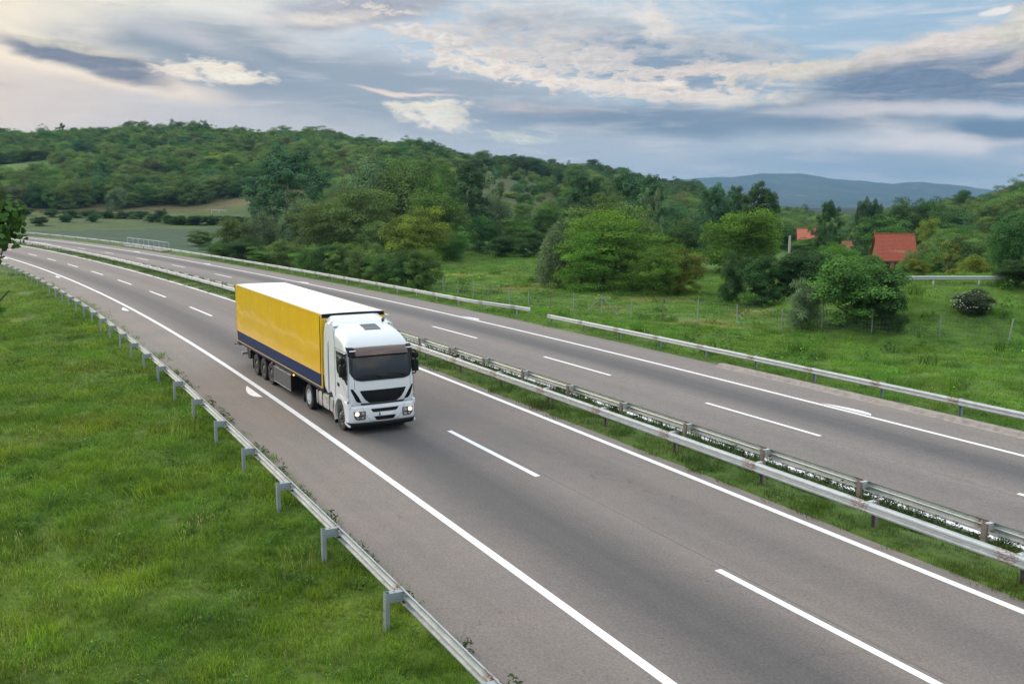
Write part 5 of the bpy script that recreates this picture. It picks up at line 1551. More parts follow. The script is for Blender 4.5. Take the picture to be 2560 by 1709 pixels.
# kind, variant, x, y, crown width, height, colour, label, group
TREES = [
    ('poplar', 0, -45.39, 190.0, 18.61, 18.38, BL, 'tall dense dark poplar rising behind the pale willows, largest of the left grove', None),
    ('willow', 0, -39.91, 150.0, 6.66, 6.73, GY, 'pale grey-green willow, leftmost of the grove behind the far guardrail', None),
    ('willow', 1, -33.12, 146.0, 7.02, 8.79, GY, 'pale willow at the foot of the tall dark poplar', None),
    ('bush', 1, -43.77, 150.0, 8.62, 5.63, OL, 'brown-olive bushy clump at the left end of the grove', None),
    ('bush', 2, -56.23, 170.0, 6.22, 2.63, OL, 'isolated brownish bush by the bridge railing', None),
    ('locust', 0, -28.46, 140.0, 10.97, 8.76, OL, 'olive-brown tree in the middle of the grove right of the pale willow', None),
    ('locust', 1, -22.93, 138.0, 12.26, 10.29, OL, 'wide olive-brown tree, centre of the grove in front of the grey willows', None),
    ('broad', 0, -30.43, 165.0, 7.76, 11.31, GY, 'grey-green tree whose top shows above the olive-brown trees', None),
    ('willow', 0, -26.15, 175.0, 10.97, 16.0, GY, 'tall grey-green willow on the upper left of the grove', None),
    ('willow', 1, -19.56, 170.0, 13.32, 15.44, OL, 'tall olive-grey willow in the upper middle of the grove', None),
    ('broad', 1, -13.56, 168.0, 9.66, 14.31, GR, 'green broadleaf tree between the grey willow and the tall thin poplar', None),
    ('poplar', 1, -7.68, 158.0, 11.35, 14.16, BL, 'tall thin dark poplar above the meadow corner, right end of the grove', None),
    ('broad', 2, -11.58, 143.0, 11.21, 9.89, GR, 'rich green broad tree right behind the yellow-green one', None),
    ('round', 0, -13.46, 128.0, 10.03, 7.63, YG, 'round yellow-green tree in front of the grove, brightest crown there', None),
    ('round', 1, -17.75, 132.0, 7.59, 6.13, OL, 'olive tree left of the round yellow-green tree', None),
    ('round', 2, -8.78, 135.0, 5.64, 5.15, GR, 'green tree at the left corner of the meadow', None),
    ('willow', 1, -2.72, 165.0, 7.76, 9.21, GY, 'grey willow at the back edge of the meadow', None),
    ('round', 3, -5.24, 150.0, 6.27, 5.85, DK, 'dark tree at the back edge of the meadow, left of the grey willow', None),
    ('bush', 0, -1.68, 143.0, 5.98, 3.06, DK, 'dark bush under the grey willow at the back of the meadow', None),
    ('locust', 2, 1.35, 150.0, 6.66, 5.55, GR, 'green tree at the back edge of the meadow behind its middle', None),
    ('bush', 3, 3.29, 143.0, 5.23, 3.69, DK, 'dark green bush at the back right corner of the meadow', None),
    ('round', 1, 6.77, 185.0, 6.77, 6.69, GR, 'green tree on the slope above the meadow', None),
    ('willow', 0, 4.83, 97.0, 4.82, 6.43, GY, 'grey-green bushy tree at the left end of the clump in the field', None),
    ('locust', 3, 11.92, 108.0, 11.85, 9.31, OL, 'olive-topped locust tree behind the bright green one in the field clump', None),
    ('locust', 0, 9.1, 94.0, 10.56, 7.78, BR, 'large bright green locust tree, front of the clump in the field', None),
    ('locust', 1, 6.81, 92.0, 6.25, 5.74, BR, 'bright green locust tree on the left front of the field clump', None),
    ('locust', 2, 13.72, 94.0, 7.37, 5.67, BR, 'bright green locust tree on the right of the field clump', None),
    ('broad', 0, 13.28, 88.0, 5.06, 4.56, BR, 'low bright green tree at the right front of the field clump', None),
    ('broad', 1, 16.18, 90.0, 4.94, 4.4, YG, 'low light green tree at the right end of the field clump', None),
    ('poplar', 2, 13.21, 170.0, 10.55, 12.4, BL, 'poplar with a pale trunk behind the left of the field clump', None),
    ('poplar', 0, 20.86, 172.0, 11.8, 13.85, BL, 'dark poplar behind the middle of the field clump', None),
    ('poplar', 1, 21.66, 150.0, 8.82, 12.53, BL, 'poplar with bare pale stems behind the right of the field clump', None),
    ('sparse', 0, 17.64, 120.0, 3.45, 10.4, GY, 'half-bare tree with pale stems right behind the field clump', None),
    ('round', 2, 22.11, 125.0, 7.18, 6.64, DK, 'dark round tree right of the half-bare tree', None),
    ('poplar', 2, 37.23, 175.0, 8.57, 12.4, BL, 'tall poplar with a thin pale trunk, left of the pair against the mountain', None),
    ('poplar', 1, 41.73, 178.0, 8.72, 12.61, BL, 'tall poplar in the middle of the three against the mountain', None),
    ('poplar', 0, 43.21, 165.0, 9.16, 13.26, DK, 'darkest tall poplar standing against the blue mountain', None),
    ('willow', 0, 36.26, 185.0, 5.8, 8.05, GY, 'pale grey tree between the dark round tree and the poplars', None),
    ('broad', 2, 29.03, 118.0, 11.71, 7.98, BR, 'wide round green tree in front of the dark poplars', None),
    ('round', 3, 33.84, 125.0, 4.05, 6.31, GR, 'green tree at the right of the wide round tree', None),
    ('bush', 1, 19.8, 83.0, 3.25, 4.51, DK, 'small dark bush, leftmost of the bushes at the right edge of the field', None),
    ('bush', 2, 21.78, 80.0, 5.02, 4.3, BD, 'dark bush left of centre in the row at the edge of the field', None),
    ('bush', 3, 24.55, 80.0, 6.27, 4.15, BD, 'broad dark bush in the row at the edge of the field', None),
    ('bush', 0, 23.56, 63.5, 7.47, 4.43, GR, 'largest green bush behind the wire fence on the right', None),
    ('bush', 1, 20.56, 65.0, 3.23, 3.4, GY, 'grey-green bush against the left of the largest bush', None),
    ('bush', 3, 25.02, 62.0, 2.92, 4.05, BD, 'dark bush against the right of the largest bush', None),
    ('bush', 2, 31.4, 90.0, 5.17, 4.19, GR, 'green bush behind the largest bush', None),
    ('poplar', 1, 60.42, 180.0, 7.29, 12.46, DK, 'tall slim tree between the orange roof and the dull red roof', None),
    ('spruce', 0, 61.13, 165.0, 6.21, 7.63, BD, 'dark spruce left of the tall red roof', None),
    ('poplar', 2, 78.2, 210.0, 5.49, 13.32, BL, 'left of two slim poplars behind the spruce', None),
    ('poplar', 0, 80.82, 210.0, 5.76, 13.02, BL, 'right of two slim poplars behind the spruce', None),
    ('round', 0, 92.79, 225.0, 10.82, 13.07, DK, 'dark round-topped tree behind the tall red roof', None),
    ('round', 1, 99.23, 225.0, 11.17, 12.23, DK, 'dark tree right behind the tall red roof', None),
    ('broad', 0, 81.95, 205.0, 13.93, 9.26, GR, 'green tree behind the ridge of the tall red roof', None),
    ('round', 2, 54.7, 125.0, 4.9, 5.84, OL, 'olive tree in front of the right side of the tall red roof', None),
    ('bush', 0, 52.68, 115.0, 5.41, 3.66, GR, 'green bush right of the tall red roof', None),
    ('round', 3, 78.08, 175.0, 5.49, 8.18, YG, 'light green tree uphill right of the tall red roof', None),
    ('locust', 3, 78.28, 165.0, 9.48, 5.82, GR, 'green tree on the right slope above the utility pole wires', None),
    ('bush', 2, 39.82, 95.0, 3.97, 3.84, GR, 'green bush in front of the foot of the tall red roof', None),
    ('bush', 3, 38.38, 100.0, 4.7, 4.22, GR, 'green bush at the left foot of the tall red roof', None),
    ('bush', 1, 39.3, 120.0, 5.02, 4.57, GR, 'green bush below the orange roof', None),
    ('broad', 1, 47.63, 135.0, 6.35, 5.35, BR, 'light green shrubby tree below the dull red roof', None),
    ('bush', 1, 62.37, 132.0, 8.28, 1.71, GR, 'green bush covering the foot of the tall red roof on its right', None),
    ('bush', 2, 80.43, 205.0, 7.5, 2.29, GR, 'bush hiding the walls below the dull red roof and the orange roof', None),
    ('broad', 1, 67.29, 215.0, 8.99, 4.86, GR, 'green tree hiding the walls of the house with the orange roof', None),
    ('bush', 0, 31.62, 105.0, 4.39, 3.08, GR, 'green bush at the foot of the pale concrete pole', None),
    ('sparse', 1, 48.99, 105.0, 3.29, 5.06, YG, 'thin yellow-green sapling above the side road guardrail', None),
    ('bush', 1, 47.29, 95.0, 4.47, 3.79, YG, 'yellow-green bush above the side road guardrail', None),
    ('locust', 0, 52.22, 100.0, 5.23, 4.36, GR, 'green tree above the right end of the side road guardrail', None),
    ('broad', 2, 45.59, 85.0, 4.89, 7.29, DK, 'dark tree at the right edge of the picture', None),
    ('bush', 3, 35.65, 66.0, 3.79, 1.75, BD, 'dark bush at the right end of the side road guardrail', None),
    ('bush', 2, 62.02, 120.0, 5.64, 4.61, OL, 'olive bush beside the utility pole on the right slope', None),
    ('bush', 0, 32.22, 74.0, 2.32, 1.35, YG, 'small yellow-green bush above the left end of the side road guardrail', None),
    ('willow', 1, -133.36, 318.0, 7.64, 7.41, GY, 'pale conical willow at the foot of the wooded hill on the left', None),
    ('bush', 0, -123.14, 245.0, 5.71, 2.29, BD, 'flat dark bush beyond the wheat field near the left edge', None),
    ('bush', 1, -136.64, 292.0, 1.76, 2.29, DK, 'small round dark bush in the dry grass on the left', None),
    ('round', 1, -97.88, 262.0, 3.56, 3.64, BD, 'dark narrow tree at the left end of the hedge', None),
    ('bush', 2, -89.28, 252.0, 5.21, 2.29, BD, 'dark hedge bush next to the narrow dark tree', None),
    ('bush', 3, -84.52, 250.0, 5.64, 2.29, BD, 'dark hedge bush in the middle of the hedge', None),
    ('bush', 0, -79.61, 248.0, 5.6, 2.29, BD, 'dark hedge bush at the right end of the hedge', None),
    ('bush', 1, -50.18, 160.0, 5.02, 1.4, DK, 'dark low bush between the bridge railing and the grove', None),
    ('broad', 0, -136.92, 560.0, 17.56, 11.4, GR, 'round-topped tree on the ridge, left of two above the tall poplar', None),
    ('broad', 1, -112.89, 545.0, 22.78, 10.81, GR, 'wide round-topped tree on the ridge, right of two above the tall poplar', None),
    ('round', 2, -89.55, 560.0, 16.09, 10.62, GR, 'rounded tree on the ridge right of the two widest', None),
    ('sparse', 0, -66.93, 540.0, 11.29, 9.1, YG, 'thin see-through tree on the ridge skyline', None),
    ('round', 3, -35.61, 540.0, 11.29, 8.29, GR, 'dark round tree where the ridge starts to fall', None),
    ('broad', 2, -15.26, 520.0, 13.59, 8.58, GR, 'round tree on the open part of the ridge', None),
    ('round', 0, -7.45, 560.0, 8.78, 8.34, DK, 'small dark tree standing up on the ridge left of the dark wood', None),
    ('round', 1, -206.48, 590.0, 10.48, 11.97, DK, 'highest dark tree on the left part of the ridge', None),
    ('sparse', 1, -230.73, 590.0, 9.25, 10.55, GR, 'thin tree sticking out of the left part of the ridge', None),
    ('sparse', 0, -278.67, 590.0, 6.17, 12.25, DK, 'bare-topped tree on the far left ridge', None),
    ('round', 2, -206.43, 400.0, 5.02, 3.64, DK, 'lone round bush in the pale field on the hill at the left edge', None),
    ('bush', 1, -93.33, 256.0, 5.3, 2.29, DK, 'dark low bush of the hedge between the wheat field and the dry grass', 'hedge bushes beyond the wheat field'),
    ('bush', 1, -88.83, 254.0, 5.73, 2.29, DK, 'dark low bush of the hedge between the wheat field and the dry grass', 'hedge bushes beyond the wheat field'),
    ('bush', 2, -84.4, 252.0, 5.5, 2.29, DK, 'dark low bush of the hedge between the wheat field and the dry grass', 'hedge bushes beyond the wheat field'),
    ('bush', 3, -79.56, 250.0, 5.64, 2.29, DK, 'dark low bush of the hedge between the wheat field and the dry grass', 'hedge bushes beyond the wheat field'),
    ('bush', 0, -74.65, 246.0, 5.09, 2.29, DK, 'dark low bush of the hedge between the wheat field and the dry grass', 'hedge bushes beyond the wheat field'),
    ('bush', 0, -139.23, 285.0, 6.43, 2.29, DK, 'dark low bush of the hedge between the wheat field and the dry grass', 'hedge bushes beyond the wheat field'),
    ('bush', 3, -131.91, 282.0, 6.58, 2.29, DK, 'dark low bush of the hedge between the wheat field and the dry grass', 'hedge bushes beyond the wheat field'),
    ('bush', 2, -128.04, 285.0, 6.43, 2.29, DK, 'dark low bush of the hedge between the wheat field and the dry grass', 'hedge bushes beyond the wheat field'),
    ('bush', 1, -121.47, 282.0, 6.79, 2.29, DK, 'dark low bush of the hedge between the wheat field and the dry grass', 'hedge bushes beyond the wheat field'),
    ('bush', 1, -115.42, 280.0, 6.95, 2.29, DK, 'dark low bush of the hedge between the wheat field and the dry grass', 'hedge bushes beyond the wheat field'),
    ('bush', 3, -109.83, 278.0, 6.28, 2.29, DK, 'dark low bush of the hedge between the wheat field and the dry grass', 'hedge bushes beyond the wheat field'),
    ('bush', 3, -149.71, 290.0, 5.46, 2.29, DK, 'dark low bush of the hedge between the wheat field and the dry grass', 'hedge bushes beyond the wheat field'),
    ('bush', 3, -70.01, 240.0, 7.52, 2.29, DK, 'dark low bush of the hedge between the wheat field and the dry grass', 'hedge bushes beyond the wheat field'),
    ('bush', 1, -100.13, 262.0, 4.93, 2.29, DK, 'dark low bush of the hedge between the wheat field and the dry grass', 'hedge bushes beyond the wheat field'),
    ('bush', 1, -124.43, 262.0, 4.93, 2.29, DK, 'dark low bush of the hedge between the wheat field and the dry grass', 'hedge bushes beyond the wheat field'),
    ('bush', 1, -116.55, 262.0, 4.53, 2.29, DK, 'dark low bush of the hedge between the wheat field and the dry grass', 'hedge bushes beyond the wheat field'),
    ('bush', 0, -44.61, 144.75, 6.81, 2.08, GR, 'bushy shrub behind the far guardrail, first of the eleven in the row from the left', 'shrubs in a row behind the far guardrail'),
    ('broad', 1, -39.33, 137.75, 6.84, 3.64, DK, 'bushy shrub behind the far guardrail, second of the eleven in the row from the left', 'shrubs in a row behind the far guardrail'),
    ('bush', 2, -34.3, 131.0, 6.16, 2.51, GR, 'bushy shrub behind the far guardrail, third of the eleven in the row from the left', 'shrubs in a row behind the far guardrail'),
    ('broad', 3, -29.94, 125.0, 6.01, 3.64, OL, 'bushy shrub behind the far guardrail, fourth of the eleven in the row from the left', 'shrubs in a row behind the far guardrail'),
    ('bush', 4, -26.02, 119.25, 5.48, 2.95, GR, 'bushy shrub behind the far guardrail, fifth of the eleven in the row from the left', 'shrubs in a row behind the far guardrail'),
    ('broad', 5, -22.48, 114.25, 5.49, 3.64, DK, 'bushy shrub behind the far guardrail, sixth of the eleven in the row from the left', 'shrubs in a row behind the far guardrail'),
    ('bush', 6, -19.0, 109.0, 5.41, 4.05, GR, 'bushy shrub behind the far guardrail, seventh of the eleven in the row from the left', 'shrubs in a row behind the far guardrail'),
    ('broad', 7, -15.99, 104.5, 5.02, 4.18, OL, 'bushy shrub behind the far guardrail, eighth of the eleven in the row from the left', 'shrubs in a row behind the far guardrail'),
    ('bush', 8, -13.61, 100.75, 4.74, 3.09, GR, 'bushy shrub behind the far guardrail, ninth of the eleven in the row from the left', 'shrubs in a row behind the far guardrail'),
    ('broad', 9, -11.15, 97.0, 4.36, 3.89, DK, 'bushy shrub behind the far guardrail, tenth of the eleven in the row from the left', 'shrubs in a row behind the far guardrail'),
    ('bush', 10, -9.04, 93.75, 4.11, 3.99, GR, 'bushy shrub behind the far guardrail, last of the eleven in the row from the left', 'shrubs in a row behind the far guardrail'),
]
for _kd, _v, _x, _y, _w, _h, _c, _lb, _g in TREES:
    plant(_kd, _v, _x, _y, _w, _h, _c, _lb, _g, rz=(_x * 7.3 + _y * 1.7) % 6.28)


def gn_scatter(name, pts, scl, rot, pcol, source_coll, kind='stuff', label=None, cat=None, tilt=.0):
    """points with size, turn and colour, carrying one of the meshes of source_coll each"""
    me = bpy.data.meshes.new(name); n = len(pts)
    me.vertices.add(n); me.vertices.foreach_set('co', np.asarray(pts, np.float32).ravel())
    a = me.attributes.new('scl', 'FLOAT_VECTOR', 'POINT'); a.data.foreach_set('vector', np.asarray(scl, np.float32).ravel())
    r3 = np.zeros((n, 3), np.float32); r3[:, 2] = rot
    if tilt:
        rg = np.random.default_rng(n); r3[:, 0] = rg.normal(size=n) * tilt; r3[:, 1] = rg.normal(size=n) * tilt
    a = me.attributes.new('rot', 'FLOAT_VECTOR', 'POINT'); a.data.foreach_set('vector', r3.ravel())
    a = me.attributes.new('pc', 'FLOAT_VECTOR', 'POINT'); a.data.foreach_set('vector', np.asarray(pcol, np.float32).ravel())
    o = obj(name, me); tag(o, label, cat, kind=kind)
    g = bpy.data.node_groups.new(name + "_nodes", 'GeometryNodeTree')
    g.interface.new_socket(name='Geometry', in_out='INPUT', socket_type='NodeSocketGeometry')
    g.interface.new_socket(name='Geometry', in_out='OUTPUT', socket_type='NodeSocketGeometry')
    N = g.nodes; L = g.links; gi = N.new('NodeGroupInput'); go = N.new('NodeGroupOutput')
    ci = N.new('GeometryNodeCollectionInfo'); ci.inputs['Collection'].default_value = source_coll
    ci.inputs['Separate Children'].default_value = True; ci.inputs['Reset Children'].default_value = True
    ip = N.new('GeometryNodeInstanceOnPoints'); ip.inputs['Pick Instance'].default_value = True
    mp = N.new('GeometryNodeMeshToPoints'); L.new(gi.outputs[0], mp.inputs['Mesh'])
    L.new(mp.outputs[0], ip.inputs['Points']); L.new(ci.outputs[0], ip.inputs['Instance'])
    for nm, sk in (('scl', 'Scale'), ('rot', 'Rotation')):
        na = N.new('GeometryNodeInputNamedAttribute'); na.data_type = 'FLOAT_VECTOR'; na.inputs['Name'].default_value = nm
        L.new(na.outputs['Attribute'], ip.inputs[sk])
    rv = N.new('FunctionNodeRandomValue'); rv.data_type = 'INT'; rv.inputs['Min'].default_value = 0 if False else 0
    for s_ in rv.inputs:
        if s_.name == 'Max' and s_.type == 'INT': s_.default_value = len(source_coll.objects) - 1
        if s_.name == 'Min' and s_.type == 'INT': s_.default_value = 0
    L.new([q for q in rv.outputs if q.type == 'INT'][0], ip.inputs['Instance Index'])
    L.new(ip.outputs[0], go.inputs[0])
    md = o.modifiers.new("scatter", 'NODES'); md.node_group = g
    return o


def mat_inst(name, transl=.2):
    n = NT(name); A = n.attr('tint').outputs['Color']
    I = n.N.new('ShaderNodeAttribute'); I.attribute_type = 'INSTANCER'; I.attribute_name = 'pc'
    c = n.mix(1.0, A, I.outputs['Vector'], 'MULTIPLY')
    n.N.remove(n.b)
    d = n.N.new('ShaderNodeBsdfDiffuse'); n.L.new(c, d.inputs['Color'])
    t = n.N.new('ShaderNodeBsdfTranslucent'); n.L.new(n.mix(1.0, c, (1.25, 1.3, .5), 'MULTIPLY'), t.inputs['Color'])
    m1 = n.N.new('ShaderNodeMixShader'); m1.inputs[0].default_value = transl; n.L.new(d.outputs[0], m1.inputs[1]); n.L.new(t.outputs[0], m1.inputs[2])
    g = n.N.new('ShaderNodeBsdfGlossy'); g.inputs['Roughness'].default_value = .5; g.inputs['Color'].default_value = (.55, .6, .6, 1)
    m2 = n.N.new('ShaderNodeMixShader'); m2.inputs[0].default_value = .02; n.L.new(m1.outputs[0], m2.inputs[1]); n.L.new(g.outputs[0], m2.inputs[2])
    n.L.new(m2.outputs[0], n.out.inputs[0]); return n.m


M['wood_leaf'] = mat_inst("foliage_of_wood"); M['blade'] = mat_inst("grass_blades", .35)


def source_collection(name, meshes):
    c = bpy.data.collections.new(name)
    for k, me in enumerate(meshes):
        o = bpy.data.objects.new("%s_%02d" % (name, k), me); c.objects.link(o)
    return c


# ------------------------------------------------------------------ woods on the hills
def build_woods():
    rg = np.random.default_rng(11)
    P = []
    # jittered grid over the valley and hills
    gx, gy = np.meshgrid(np.arange(-560, 640, 7.4), np.arange(110, 1000, 7.4), indexing='ij')
    x = gx.ravel() + rg.uniform(-3, 3, gx.size); y = gy.ravel() + rg.uniform(-3, 3, gx.size)
    D = np.hypot(x, y); t = x / y
    s, l = road_sl(x, y)
    keep = (np.abs(t) < .66) & ((l > 34) | (s > 300))
    n = len(x); q = rg.uniform(size=n); z = ground_z(x, y)
    dens = np.zeros(n)
    dens = np.where((t < -.20) & (D > 352), 1., dens)
    dens = np.where((t >= -.20) & (t < -.062) & (D > 178 + (t + .20) * 150), .95, dens)
    slope = (t >= -.062) & (t < .065)
    dens = np.where(slope & (D > 178) & (D < 215), .85, dens)
    w_ = wob(x, y, 45, 2.2)
    dens = np.where(slope & (D >= 215) & (D < 470), np.where(w_ > .1, .75, .30), dens)
    dens = np.where(slope & (D >= 470), .97, dens)
    dens = np.where((t >= .065) & (t < .24) & (D > 185), .9, dens)
    dens = np.where((t >= .24) & (t < .45) & (D > 240), .8, dens)
    dens = np.where((t >= .45) & (D > 122), .85, dens)
    # clearing high on the left hill, earth patch lower down
    clear = (t < -.480) & (D > 424) & (D < 492)
    dens = np.where(clear, 0., dens)
    # do not grow over the crest where the far side falls away
    zz = z
    keep &= (q < dens)
    keep &= ~((t >= .2) & (t < .45) & (D > 700))
    keep &= (D < np.where(t < -.05, 660, np.where(t < .07, 800, 960)))
    for hx, hy in ((62.4, 156.5), (72.6, 233), (70, 200.5), (91.6, 172)):
        keep &= np.hypot(x - hx, y - hy) > 9
    x, y, D, t, z, s, l = (a[keep] for a in (x, y, D, t, z, s, l))
    n = len(x)
    h = rg.uniform(5.8, 9.2, n); w = rg.uniform(8.0, 13.0, n)
    h = np.where(rg.uniform(size=n) > .93, h * 1.35, h)
    slope = (t >= -.062) & (t < .065) & (D < 470)
    h = np.where(slope, rg.uniform(2.0, 4.6, n), h); w = np.where(slope, rg.uniform(3.0, 6.0, n), w)
    h = np.where(D < 230, np.minimum(h, rg.uniform(3.6, 6.2, n)), h); w = np.where(D < 230, rg.uniform(5, 8, n), w)
    # lines of sight kept open to the roofs and the poles
    def hides(u0, u1, v0, v1, dist):
        u = 1280 + 2336 * x / y; hw_ = w / 2 / y * 2336; vt = 494 + 2336 * (8.28 - (z + h)) / y
        return (u + hw_ > u0) & (u - hw_ < u1) & (vt < v1) & (y < dist)
    bad = hides(2180, 2296, 570, 640, 155) | hides(1990, 2046, 565, 594, 232) | hides(2076, 2120, 590, 612, 200) | hides(2494, 2528, 556, 575, 170) | hides(1960, 1980, 586, 640, 150)
    bad |= hides(2258, 2530, 680, 700, 68) | hides(2495, 2515, 615, 645, 120)
    ok = ~bad
    x, y, D, t, z, h, w = (a[ok] for a in (x, y, D, t, z, h, w)); n = len(x)
    pal = np.array([GR, DK, GR, OL, (.100, .165, .045), DK, (.125, .180, .055), BL, (.095, .112, .050), YG])
    # patches of one kind: pick the palette by a slow noise plus chance
    k = (np.floor((wob(x, y, 75, 5.) * .5 + .5) * 6 + rg.uniform(0, 4, n)).astype(int)) % len(pal)
    c = pal[k] * rg.uniform(.8, 1.3, n)[:, None] * 1.12
    dark = ((t > -.10) & (t < .22) & (D > 470))                    # the darker wood along the crest right of the middle
    c = np.where(dark[:, None], c * .5 + np.array(DK) * .25, c)
    size = w / y
    order = np.argsort(-size)
    order = order[[True] * len(order)]
    ind = order[:190]; rest = order[190:]
    kinds = ('round', 'locust', 'broad', 'round')
    for j in ind:
        kd = kinds[int(rg.integers(4))]
        tt, dd = t[j], D[j]
        if tt < -.20: lb, g_ = 'green tree in the front rows of the wooded left hill above the dry grass', 'trees at the foot of the left hill'
        elif tt < -.05: lb, g_ = 'green tree of the slope behind the grove, left of the open hillside', 'trees on the slope behind the grove'
        elif tt < .07: lb, g_ = 'low tree or scrub on the open hillside behind the meadow', 'scrub on the open hillside'
        elif tt < .24: lb, g_ = 'green tree in the wood behind the poplars, below the crest', 'trees behind the poplars'
        elif tt < .45: lb, g_ = 'tree in the valley beyond the red roofs', 'valley trees beyond the roofs'
        else: lb, g_ = 'tree on the wooded slope rising at the right edge', 'trees on the right slope'
        plant(kd, int(rg.integers(4)), float(x[j]), float(y[j]), float(w[j]), float(h[j]), tuple(float(q_) for q_ in c[j]), lb, g_, rz=float(rg.uniform(0, 6.28)), z=float(z[j]) - .15)
    me = []
    for kd, i in (('round', 0), ('round', 1), ('round', 2), ('broad', 0), ('broad', 1), ('locust', 0), ('locust', 1)):
        m2 = ARCH[kd][i][0].copy(); m2.materials.clear(); m2.materials.append(M['wood_leaf']); me.append(m2)
    sc_ = source_collection("wood_crown", me)
    gn_scatter("hillside_wood", np.stack([x, y, z - .15], 1)[rest], np.stack([w, w, h], 1)[rest], rg.uniform(0, 6.28, len(rest)), c[rest], sc_,
               label="dense green wood covering the upper slopes and the crest of the hills", cat="woodland")
    print("wood trees", n)


build_woods()


# ------------------------------------------------------------------ grass and weeds
def tuft(seed, nb, rad, h0, h1, bw, lean=.35, broad=False):
    rg = np.random.default_rng(seed)
    V = []; F = []; T = []
    for k in range(nb):
        a = rg.uniform(0, 6.28); r = rad * math.sqrt(rg.uniform()); px, py = r * math.cos(a), r * math.sin(a)
        h = rg.uniform(h0, h1); ln = rg.normal(size=2) * lean * h; b = rg.uniform(0, 6.28); w = bw * rg.uniform(.7, 1.4)
        dx, dy = math.cos(b) * w / 2, math.sin(b) * w / 2
        i = len(V)
        V += [(px - dx, py - dy, 0), (px + dx, py + dy, 0), (px + ln[0] * .35 + dx * .8, py + ln[1] * .35 + dy * .8, h * .6), (px + ln[0] * .35 - dx * .8, py + ln[1] * .35 - dy * .8, h * .6), (px + ln[0], py + ln[1], h * rg.uniform(.8, 1))]
        F += [[i, i + 1, i + 2, i + 3], [i + 3, i + 2, i + 4]]
        br = rg.uniform(.6, 1.45); hu = rg.normal() * .10
        for q in range(5): T.append((br * (1 + hu) * (.75 if q < 2 else 1.05), br * (.75 if q < 2 else 1.05), br * (1 - hu) * (.75 if q < 2 else 1.05), 1))
    me = new_mesh("grass_tuft", V, F, attr={'tint': T}); me.materials.append(M['blade']); return me


def weed(seed, n, rad, h, leaf, flower=None):
    rg = np.random.default_rng(seed)
    C = []; Nn = []
    for k in range(n):
        a = rg.uniform(0, 6.28); r = rad * math.sqrt(rg.uniform()); z = h * rg.uniform(.15, 1) * (1 - .5 * (r / rad) ** 2)
        C.append((r * math.cos(a), r * math.sin(a), z)); Nn.append((rg.normal() * .6, rg.normal() * .6, 1))
    C = np.array(C); v, f = leaf_cards(C, np.array(Nn), rg.uniform(.6, 1.3, n) * leaf, rg, 1.8)
    T = np.repeat(rg.uniform(.6, 1.35, (n, 1)) * np.array([[1, 1, 1.]]), 4, 0)
    if flower:
        m_ = int(n * .12); T[-4 * m_:] = np.array(flower)
    me = new_mesh("weed", v, f, attr={'tint': np.hstack([T, np.ones((len(T), 1))])}); me.materials.append(M['blade']); return me


def visible(x, y, z, pad=.28):
    fx = x / np.maximum(y, .1)
    cz = y * math.cos(_p) - (z - 8.28) * math.sin(_p)
    v = ((8.28 - z) * math.cos(_p) - y * math.sin(_p)) / np.maximum(cz, .1)
    u = x / np.maximum(cz, .1)
    return (cz > 1) & (np.abs(u) < .548 + pad) & (v < .366 + pad) & (v > -.366)


def scatter_band(name, label, cat, s0, s1, l0, l1, dens_at, dmax, src, size, seed, colf, power=1.6, cap=60000, excl=None, gmax=3.2, hm=1.):
    """dens_at = tufts per m2 at 16 m distance; thins out with distance while tufts grow"""
    rg = np.random.default_rng(seed)
    nc = int((s1 - s0) * (l1 - l0) * dens_at * 1.0)
    s = rg.uniform(s0, s1, nc * 2); l = rg.uniform(l0, l1, nc * 2)
    x, y, _ = road_pt(s, l); z = np.zeros_like(x); D = np.hypot(x, y)
    k = (16. / np.maximum(D, 16)) ** power
    m = rg.uniform(size=len(x)) < k * .5
    x, y, s, l, D, k = (a[m] for a in (x, y, s, l, D, k))
    z = ground_z(x, y)
    m = visible(x, y, z) & (D < dmax)
    if excl is not None: m &= ~excl(x, y, s, l)
    x, y, s, l, D, z, k = (a[m] for a in (x, y, s, l, D, z, k))
    if len(x) > cap:
        i = rg.choice(len(x), cap, replace=False); x, y, s, l, D, z, k = (a[i] for a in (x, y, s, l, D, z, k))
    g = np.clip(1 / np.sqrt(k), 1, gmax)
    hmod = 1.05 + .24 * wob(x, y, 5.5, 7.) + .2 * wob(x, y, 2.2, 1.)
    sc = size * g * rg.uniform(.7, 1.3, len(x))
    scl = np.stack([sc, sc, hm * size * np.clip(g, 1, 1.5) * hmod * rg.uniform(.75, 1.25, len(x))], 1)
    c = colf(x, y, z, s, l, rg)
    print(name, len(x))
    return gn_scatter(name, np.stack([x, y, z - .01], 1), scl, rg.uniform(0, 6.28, len(x)), c, src, label=label, cat=cat, tilt=.07)


_gc = source_collection("tuft_kind", [tuft(1, 60, .30, .06, .16, .009, .5), tuft(2, 55, .32, .07, .19, .010, .6), tuft(3, 50, .30, .05, .14, .012, .55), tuft(4, 44, .30, .10, .26, .009, .4)])
_wc = source_collection("weed_kind", [weed(5, 60, .26, .34, .065), weed(6, 50, .22, .45, .060), weed(7, 70, .30, .26, .055, (2.6, 2.6, 2.2)), tuft(8, 34, .22, .25, .52, .014, .35)])


